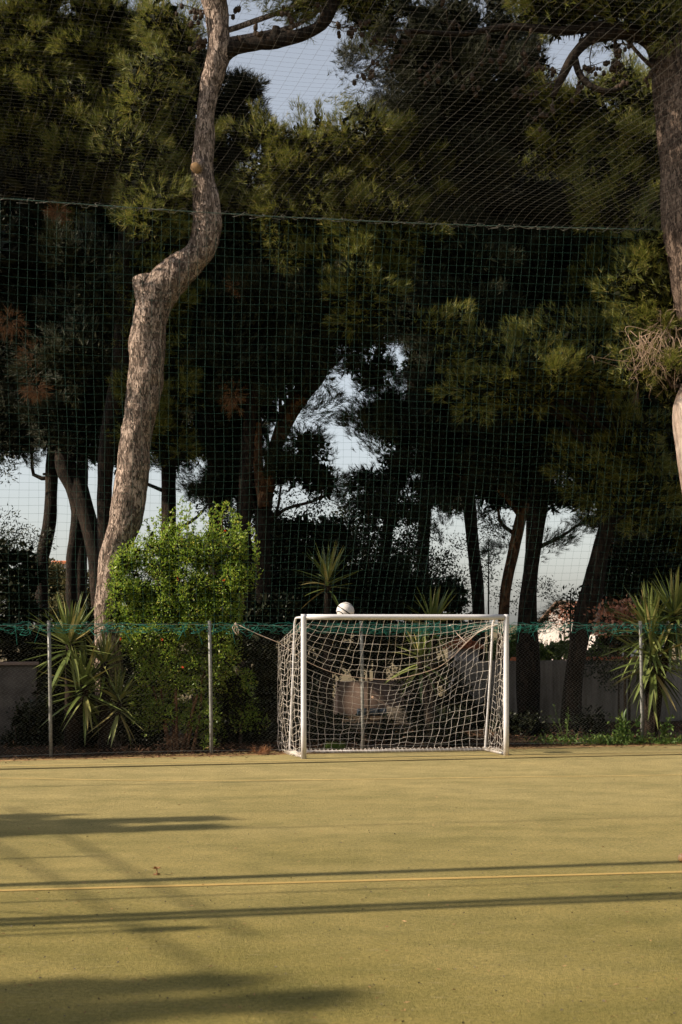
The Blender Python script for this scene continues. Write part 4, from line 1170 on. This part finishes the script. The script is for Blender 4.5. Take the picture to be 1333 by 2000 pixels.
def sheet(rows):
    """rows: (R, C, 3) knots -> cord polylines both ways with a little slack"""
    g_lines = []
    R, C, _ = rows.shape
    for i in range(R): g_lines.append(catmull(rows[i], 0.035))
    for j in range(C): g_lines.append(catmull(rows[:, j], 0.035))
    return g_lines


def cordset(g, lines, r=0.0021):
    for P in lines:
        if len(P) < 2: continue
        tube(g, P + rng.normal(size=P.shape) * 0.0012, r, 4, False)

def blend(a, b, n, sag=0.0, out=0.0):
    t = np.linspace(0, 1, n)[:, None, None]
    X = a[None] * (1 - t) + b[None] * t
    X[..., 2] -= sag * np.sin(math.pi * t[..., 0])
    return X + gb * out * np.sin(math.pi * t)

g = Geo()
up = blend(cross, ridge, 9, 0.03)
up[1:-1] = jitter(up[1:-1], 0.007)
cordset(g, sheet(up))
lo = blend(ridge, foot, 15, 0.0, 0.03)
tt = np.linspace(0, 1, 15)[:, None]
lo[..., 2] += 0.02 * np.sin(tt * 9 + np.arange(NC)[None] * 0.7)
lo[1:-1] = jitter(lo[1:-1], 0.008)
lo[1:-1, :, 0] += 0.02 * np.sin(np.arange(NC)[None] * 0.5 + tt[1:-1] * 5)
cordset(g, sheet(lo[1:]))
tag(g.put('back_net', M['netcord'], go), kind='stuff')
g = Geo(); tube(g, catmull(R_all[::8] , 0.05), 0.0050, 6, False); g.put('net_rope', M['tie'], go)
# side nets
for (p, tie, nb, sgn, s0) in ((PL, TL, NBL, -1, 0), (PR, np.array([2.36, 21.4, 1.9]), np.array([2.25, 21.86, 0.03]), 1, 1)):
    nr, nc = 19, 9
    z = np.linspace(0, 1, nr)[:, None, None]
    front = (p + gb * 0.05 + UZ * 2.0) * (1 - z) + (p + gb * 0.05 + UZ * 0.04) * z
    back = tie * (1 - z) + nb * z
    back = back + np.array([-0.02 * (1 if sgn < 0 else -1), 0, 0]) * np.sin(math.pi * z * 1.0)
    c = np.linspace(0, 1, nc)[None, :, None]
    X = front * (1 - c) + back * c
    X = X + gd * (sgn * 0.05) * np.sin(math.pi * c) * np.sin(math.pi * z)
    X[1:-1, 1:-1] = jitter(X[1:-1, 1:-1], 0.010)
    X[..., 2] += 0.03 * np.sin(np.arange(nc)[None] * 1.9 + np.arange(nr)[:, None] * 0.4) * (np.linspace(0, 1, nr)[:, None] > 0.02)
    g = Geo(); cordset(g, sheet(X))
    # gathered hem on the ground
    for q in range(7):
        a = p + gb * (0.1 + 0.1 * q) + gd * sgn * 0.0 + UZ * 0.02
        th = np.linspace(0, 2 * math.pi, 14)
        P = a + np.stack([0.07 * np.cos(th + q), 0.05 * np.sin(th), 0.03 * (1 + np.sin(th * 2 + q))], -1) + np.array([-0.06 if sgn < 0 else 0.0, 0, 0])
        tube(g, P, 0.003, 4, False)
    tag(g.put('side_net', M['netcord'], go), kind='stuff')
# hem looped round the rear ground bar
g = Geo(); n = 900; t = np.linspace(0, 1, n)
P = (BL[None] + (BR - BL)[None] * t[:, None]) + np.stack([0 * t, 0.036 * np.cos(t * 300), 0.03 + 0.036 * np.sin(t * 300) * (0.7 + 0.6 * vnoise(np.stack([t * 20, 0 * t, 0 * t], -1), 1.0))], -1)
tube(g, P, 0.003, 4, False); g.put('net_hem', M['netcord'], go)
# tie ropes to the fence
for tie, (x, y) in ((TL, (461, 1218)), (TR, (880, 1222))):
    d = 21.36 if x < 600 else 22.3
    e = at(x, y, d)
    g = Geo(); tube(g, catmull(np.stack([tie, (tie + e) / 2 + UZ * -0.012, e]), 0.1), 0.006, 6)
    if x < 600:
        for q in range(5):
            tube(g, catmull(np.stack([e, e + rng.normal(size=3) * 0.03 - UZ * 0.05, e + rng.normal(size=3) * 0.04 - UZ * 0.13]), 0.03), 0.005, 5)
    tube(g, [e - [0.02, 0, 0], e, e + [0.02, 0, 0]], [0.008, 0.02, 0.008], 6)
    g.put('tie_rope', M['tie'], go)

# ball resting on the crossbar and the net behind it
bc = at(675, 1193.5, 20.86); br = 0.131
bt = thing('ball', 'white ball with black seams perched on the goal crossbar', 'ball', bc)
nl, na = 24, 36
la = np.linspace(0, math.pi, nl)[:, None]; lo_ = np.linspace(0, 2 * math.pi, na, endpoint=False)[None]
Vb = np.stack([np.sin(la) * np.cos(lo_), np.sin(la) * np.sin(lo_), np.cos(la) + 0 * lo_], -1) * br + bc
i = np.arange(nl - 1)[:, None] * na; j = np.arange(na)[None]; k = (j + 1) % na
Q = np.stack([i + j, i + na + j, i + na + k, i + k], -1).reshape(-1, 4)
put('shell', mesh('shell', Vb, Q, M['ball'], True), bt)
def ring(nrm, off, w):
    nrm = unit(nrm); a = unit(np.cross(nrm, [0.3, 0.1, 1])); b = np.cross(nrm, a)
    th = np.linspace(0, 2 * math.pi, 64, endpoint=False)
    rows = []
    for o in (off - w / 2, off - w / 4, off, off + w / 4, off + w / 2):
        r = math.sqrt(max(1 - o * o, 0)); e = 1.004 if abs(o - off) < w * 0.4 else 0.999
        rows.append(bc + (nrm * o + (a * np.cos(th)[:, None] + b * np.sin(th)[:, None]) * r) * br * e)
    V = np.vstack(rows); n = 64
    i = np.arange(4)[:, None] * n; j = np.arange(n)[None]; k = (j + 1) % n
    return mesh('stripe', V, np.stack([i + j, i + k, i + n + k, i + n + j], -1).reshape(-1, 4), M['black'], True)
# main seam runs from upper left down to the right across the face
for nrm, off, w in (((0.57, 0.03, 0.82), -0.02, 0.13), ((0.25, 0.35, 0.9), 0.64, 0.08), ((0.60, 0.45, 0.66), -0.78, 0.07)):
    put('stripe', ring(np.array(nrm), off, w), bt)

# ------------------------------------------------------------------ small things on the pitch
g = Geo(); c = np.array([*gpt(306, 1709), 0.0])
sp = thing('dead_sprig', 'reddish dead sprig standing on the pitch in the foreground left', 'sprig', c)
tube(g, catmull(np.stack([c, c + [0.004, 0, 0.03], c + [-0.004, 0, 0.06]]), 0.01), 0.004, 6); g.put('stem', M['straw'], sp)
g = Geo(); leaves(g, np.tile(c + UZ * 0.05, (9, 1)), unit(np.stack([np.cos(np.arange(9) * 2.4), np.sin(np.arange(9) * 2.4), 0.5 + 0 * np.arange(9)], -1)), 0.035, 0.016, 0.4)
leaves(g, np.tile(c + UZ * 0.008, (7, 1)), unit(np.stack([np.cos(np.arange(7) * 2.4), np.sin(np.arange(7) * 2.4), 0.1 + 0 * np.arange(7)], -1)), 0.035, 0.014, 0.3)
g.put('leaves', M['straw'], sp)
tb = np.array([*gpt(1333, 1684), 0.036])
o = Geo(); th, ph = np.meshgrid(np.linspace(0, math.pi, 14), np.linspace(0, 2 * math.pi, 24, endpoint=False), indexing='ij')
Vb = np.stack([np.sin(th) * np.cos(ph), np.sin(th) * np.sin(ph), np.cos(th)], -1) * 0.036
i = np.arange(13)[:, None] * 24; j = np.arange(24)[None]; k = (j + 1) % 24
bo = thing('small_ball', 'small tan ball on the pitch at the right edge', 'ball', tb)
put('ball_shell', mesh('ball_shell', Vb.reshape(-1, 3) + tb, np.stack([i + j, i + 24 + j, i + 24 + k, i + k], -1).reshape(-1, 4), M['tanball'], True), bo)
g = Geo(); t = np.linspace(0, 2 * math.pi, 80)
P = np.stack([np.cos(t) * (0.8 + .2 * np.cos(2 * t) ** 2), np.sin(t) * (0.8 + .2 * np.cos(2 * t) ** 2), 0.62 * np.sin(2 * t)], -1)
tube(g, unit(P) * 0.0358 + tb, 0.0012, 5, False); g.put('ball_seam', M['whitewall'], bo)
# dry needle clump by the goal, grass tuft behind the net
c = at(510, 1471, 21.1); c[2] = 0.01
g = Geo(); needles(g, np.tile(c, (18, 1)) + rng.normal(size=(18, 3)) * [0.05, 0.03, 0.005], unit(rng.normal(size=(18, 3)) * [1, 1, .3] + UZ * 0.6), 12, 0.12, 0.007)
tag(g.put('dry_needle_clump', M['straw']), 'tuft of reddish dry pine needles on the ground left of the goal', 'dry tuft')
c = at(656, 1467, 21.6); c[2] = 0.0
g = Geo(); needles(g, np.tile(c, (40, 1)) + rng.normal(size=(40, 3)) * [0.07, 0.04, 0.0], np.tile(UZ, (40, 1)), 10, 0.10, 0.009, 0.8)
tag(g.put('grass_tuft', M['weed']), 'bright green grass tuft behind the lower left of the goal net', 'grass tuft')
# drain cover right of the goal is a shadow in the photograph: nothing to build
# weeds along the fence foot
g = Geo()
for (x, y, rx, n) in ((1180, 1449, 40, 420), (1110, 1446, 50, 220), (1060, 1440, 40, 100), (1240, 1440, 60, 350), (1310, 1440, 40, 260), (1215, 1415, 26, 260)):
    c = at(x, y, 22.9); s = 22.9 / FPX
    b = c * [1, 1, 0] + np.stack([rng.normal(size=n) * rx * s * .6, 0.3 * rng.random(n) - 0.2 + 0.1 * rng.normal(size=n), np.abs(rng.normal(size=n)) * (0.06 if y > 1430 else 0.16)], -1)
    b[:, 1] += 0.268 * (b[:, 0] - c[0])
    leaves(g, b, np.tile(UZ, (n, 1)), 0.06, 0.028, 1.1)
tag(g.put('weeds', M['weed']), kind='stuff')
def big_weed(label, x, y, h, n, L, w):
    c = at(x, y, 22.95) * [1, 1, 0]
    r = thing('leafy_weed', label, 'weed', c, 'weeds at the foot of the fence')
    g, gl = Geo(), Geo()
    for q in range(5):
        tip = c + [0.16 * rng.normal(), 0.08 * rng.normal(), h * (0.7 + 0.4 * rng.random())]
        P = catmull(np.stack([c, (c + tip) / 2 + [0.03 * rng.normal(), 0, 0.03], tip]), 0.04)
        tube(g, P, np.linspace(0.006, 0.002, len(P)), 5, False)
        m = max(2, n // 5)
        leaves(gl, P[rng.integers(len(P) // 3, len(P), m)], unit(rng.normal(size=(m, 3)) + UZ * 0.4), L, w, 0.3)
    g.put('stems', M['weed'], r); gl.put('leaves', M['weed'], r)
big_weed('broad-leaved weed left of the last fence post at right', 1215, 1440, 0.42, 60, 0.16, 0.05)
big_weed('thin tall weed behind the fence in front of the leaning trunk', 1105, 1440, 0.55, 40, 0.06, 0.02)
big_weed('bushy weed right of the last fence post at right', 1290, 1440, 0.40, 90, 0.07, 0.03)
# pine litter: dark crumbs and straw on the pitch, reddish needles under the trees
n = 480
px = rng.uniform(-30, 1363, n); py = 1485 + (2010 - 1485) * rng.random(n) ** 0.9
d = FPX * EYE / (py - 1217)
pos = np.stack([(px - 666.5) / FPX * d, d, 0.006 + 0 * d], -1)
g = Geo(); a = rng.random(n) * 2 * math.pi
leaves(g, pos, unit(np.stack([np.cos(a), np.sin(a), 0.12 + 0 * a], -1)), 0.017, 0.009, 0.15)
tag(g.put('pine_crumbs', M['darkwood']), kind='stuff')
n = 260
px = rng.uniform(-30, 1363, n); py = 1483 + (2010 - 1483) * rng.random(n)
d = FPX * EYE / (py - 1217); pos = np.stack([(px - 666.5) / FPX * d, d, 0.006 + 0 * d], -1)
g = Geo(); a = rng.random(n) * 2 * math.pi
leaves(g, pos, unit(np.stack([np.cos(a), np.sin(a), 0.08 + 0 * a], -1)), 0.035, 0.005, 0.1)
tag(g.put('dry_straw', M['straw']), kind='stuff')
n = 7000
u = rng.uniform(-3, 14, n); off = -0.1 - 3.5 * rng.random(n) ** 1.4
pos = fp(u, 0.02 + 0.05 * rng.random(n), off)
g = Geo(); a = rng.random(n) * 2 * math.pi
leaves(g, pos, unit(np.stack([np.cos(a), np.sin(a), 0.3 + 0 * a], -1)), 0.10, 0.012, 0.5)
tag(g.put('needle_litter', M['litter']), kind='stuff')

n = 2600
u = rng.uniform(-3, 14, n); off = np.abs(rng.normal(size=n)) * 0.22 * (0.4 + 1.4 * vnoise(np.stack([u, 0 * u, 0 * u], -1), 0.9)) + 0.02
pos = fp(u, 0.008 + 0.012 * rng.random(n), off)
g = Geo(); a = rng.random(n) * 2 * math.pi
leaves(g, pos, unit(np.stack([np.cos(a), np.sin(a), 0.15 + 0 * a], -1)), 0.08, 0.012, 0.25)
tag(g.put('edge_litter', M['litter']), kind='stuff')

# ------------------------------------------------------------------ beyond the left edge: what throws the long shadows across the pitch
SX, SY = math.cos(SUN_AZ), math.sin(SUN_AZ)
COT = 1 / math.tan(SUN_EL)
def pole_at(name, label, cat, gp, bx, h, r, head=None, group='poles beyond the left side of the pitch'):
    y = gp[1] - (gp[0] - bx) * SY / SX
    root = thing(name, label, cat, (bx, y, 0), group)
    g = Geo(); tube(g, [[bx, y, -0.1], [bx, y, h * 0.5], [bx, y, h]], [r * 1.05, r, r * 0.9], 14); g.put('pole', M['pole'], root, True)
    g = Geo(); tube(g, [[bx, y, 0], [bx, y, 0.03]], r * 2.2, 14); g.put('base_plate', M['pole'], root)
    if head:
        g = Geo(); tube(g, [[bx, y, h - 0.02], [bx, y, h + 0.06], [bx, y, h + head[0] * .6], [bx, y, h + head[0]]], [r, head[1], head[1], head[1] * .3], 14); g.put('lamp_head', M['pole'], root, True)
    return root, y
pole_at('net_pole', 'thick net pole beyond the left side, farther of the pair', 'pole', gpt(0, 1729), -8.6, 10.5, 0.075)
r2, y2 = pole_at('net_pole', 'twin net pole beyond the left side, nearer of the pair', 'pole', gpt(0, 1797), -8.6, 10.5, 0.07)
pole_at('net_pole', 'slimmer twin beside the nearer net pole beyond the left side', 'pole', gpt(0, 1806), -8.9, 10.5, 0.06)
g = Geo(); tube(g, [[-8.6, y2, 4.6], [-8.5, y2 + 3.0, 0.0]], 0.012, 6); g.put('guy_wire', M['galv'], r2)
def lamp(tip, h, r, name='lamp_post', label='slim lamp post with a short head beyond the left side', head=(0.36, 0.085)):
    bx = tip[0] - (h + (head[0] if head else 0)) * COT * SX
    pole_at(name, label, 'lamp post' if head else 'pole', tip, bx, h, r, head)
lamp(gpt(415, 1811), 6.0, 0.02)
lamp(gpt(300, 1806), 5.6, 0.018, 'thin_mast', 'thin mast beside the slim lamp post beyond the left side', None)
lamp(gpt(215, 1671), 5.0, 0.022, 'thin_mast', 'short thin mast beyond the left side of the pitch', None)
pole_at('thin_mast', 'tall thin mast beside the spired cypress beyond the left side', 'mast', gpt(1000, 1603.5), -14.5, 13, 0.02)
pole_at('thin_mast', 'tall thin mast between the two net poles beyond the left side', 'mast', gpt(667, 1739), -9.4, 10, 0.017)
lamp(gpt(600, 1525), 6.5, 0.02, 'thin_mast', 'thin mast nearest the goal line beyond the left side', None)
lamp(gpt(480, 1905), 7.0, 0.03, 'thin_mast', 'mast nearest the viewer beyond the left side', None)
# edge cords of the roof net out there
for (a, b) in (((0, 1655), (420, 1900)), ((150, 1645), (400, 1780))):
    p, q = np.array([*gpt(*a), 0]), np.array([*gpt(*b), 0])
    sh_ = np.array([-SX * COT * 8.2, -SY * COT * 8.2, 8.2])
    dd = q - p
    g = Geo(); tube(g, np.linspace(p - dd * 0.8 + sh_, q + dd * 0.25 + sh_, 12), 0.02, 6, False); g.put('edge_rope', M['greencord'], bn)

def cypress(label, tips, h, wid, d0):
    tip = tips[0]
    bx = tip[0] - h * COT * SX; by = tip[1] - h * COT * SY
    root = thing('cypress', label, 'cypress', (bx, by, 0), 'cypresses beyond the left side of the pitch')
    g = Geo(); tube(g, [[bx, by, -0.1], [bx, by, h * 0.5], [bx, by, h * 0.93]], [0.16, 0.1, 0.03], 10); g.put('trunk', M['bark_dark'], root, True)
    g = Geo()
    for (tx, ty, hh_, ww) in tips[1]:
        n = int(15000 * ww)
        t = rng.random(n) ** 0.7
        rad = ww * np.clip(1.6 * t ** 0.8, 0, 1) * (0.6 + 0.5 * vnoise(np.stack([t * 9, t * 0, t * 0], -1), 1.0))
        a = rng.random(n) * 2 * math.pi
        rr = rad * np.sqrt(rng.random(n))
        pos = np.stack([bx + tx + rr * np.cos(a), by + ty + rr * np.sin(a), hh_ - t * (hh_ * 0.85)], -1)
        leaves(g, pos, np.tile(UZ, (n, 1)), 0.34, 0.13, 0.7)
    g.put('crown', M['olive'], root)
    return root
t1 = gpt(375, 1606)
cypress('slim cypress with two spires beyond the left side of the pitch', (t1, [(0, 0.22, 9.0, 0.42), (0.0, -0.35, 9.05, 0.42), (0.0, 0.75, 7.9, 0.4), (0, 0.0, 8.3, .6)]), 9.0, 0.5, 0)
t2 = gpt(560, 1960)
cypress('broad cypress nearest the viewer beyond the left side of the pitch', (t2, [(0, 0.05, 12.0, 0.55), (0.2, 0.55, 11.5, 0.6), (0.0, -0.3, 11.2, 0.5), (0, 1.1, 10.0, .4)]), 12.0, 0.7, 0)

# shade pines left of the frame
def shade_pine(label, x, y, z0, z1, rad, n=7000):
    root = thing('pine_tree', label, 'pine tree', (x, y, 0), 'pines beyond the left end of the fence')
    g = Geo(); P = catmull(np.array([[x, y, -0.1], [x + 0.2, y, z0 * .6], [x - .1, y + .2, (z0 + z1) / 2], [x, y, z1 * .95]]), .4)
    tube(g, P, np.linspace(0.24, 0.06, len(P)), 12, True, bark_disp(0.02)); g.put('trunk', M['bark'], root, True)
    g = Geo()
    m = 46
    C = np.array([x, y, (z0 + z1) / 2]) + ball_pts(m, .5) * np.array([rad, rad, (z1 - z0) / 2])
    for c in C:
        k_ = n // m
        pp = ball_pts(k_, .5)
        leaves(g, c + pp * np.array([0.85, 0.85, 0.55]), unit(pp + UZ * .3), 0.30, 0.10)
    g.put('crown', M['needle_dark'], root)
SHADE = [(-8.3, 22.75, 9.0, 12.9, 1.25), (-9.4, 24.2, 7.2, 13.4, 1.5), (-8.2, 25.9, 6.6, 13.6, 1.7)]
LBL = ['shade pine nearest the pitch just past the left end of the grove', 'shade pine second from the pitch past the left end of the grove', 'shade pine farthest back past the left end of the grove']
for q, l in zip(SHADE, LBL): shade_pine(l, *q)

hr2 = thing('evergreen_shrub', 'tall laurel thicket just beyond the left edge behind the fence', 'shrub', (-7.9, 22.0, 0), UG)
g, gc = Geo(), Geo()
for k in range(9):
    leaf_mass(g, (-7.9 - 0.5 * (k % 2), 20.4 + 0.55 * k, 2.0), (0.7, 0.6, 1.55 + 0.2 * (k % 3)), 1.0, 0.4, 120, 0.10, 0.05, core=gc, ncore=40, cs=(0.3, 0.15))
g.put('foliage', M['olive'], hr2); gc.put('inner_foliage', M['core'], hr2)

# ------------------------------------------------------------------ unseen woods added behind and beside the viewer to block sky light
g = Geo()
ring = [(x, -11 - 3 * math.sin(x)) for x in np.arange(-26, 27, 3.2)] + [(19 + 2 * math.sin(y), y) for y in np.arange(-9, 22, 3.0)] + [(26, y) for y in np.arange(22, 40, 4.0)] + [(-38, y) for y in np.arange(-8, 34, 4.0)]
for (x, y) in ring:
    h = 12.5 + 3 * rng.random() if x > -30 else 11.0
    tube(g, [[x, y, -0.1], [x + 0.3, y, h * 0.5], [x, y, h * 0.9]], [0.22, 0.16, 0.05], 6)
    n = 420
    p = ball_pts(n, 0.5)
    leaves(g, np.array([x, y, h * 0.55]) + p * np.array([2.6, 2.2, h * 0.45]), unit(p + UZ * 0.4), 0.75, 0.42)
    leaves(g, np.array([x, y, 1.6]) + ball_pts(160, 0.5) * np.array([2.4, 1.6, 1.8]), rand_unit(160), 0.7, 0.4)
tag(g.put('wood', M['olive']), kind='stuff')
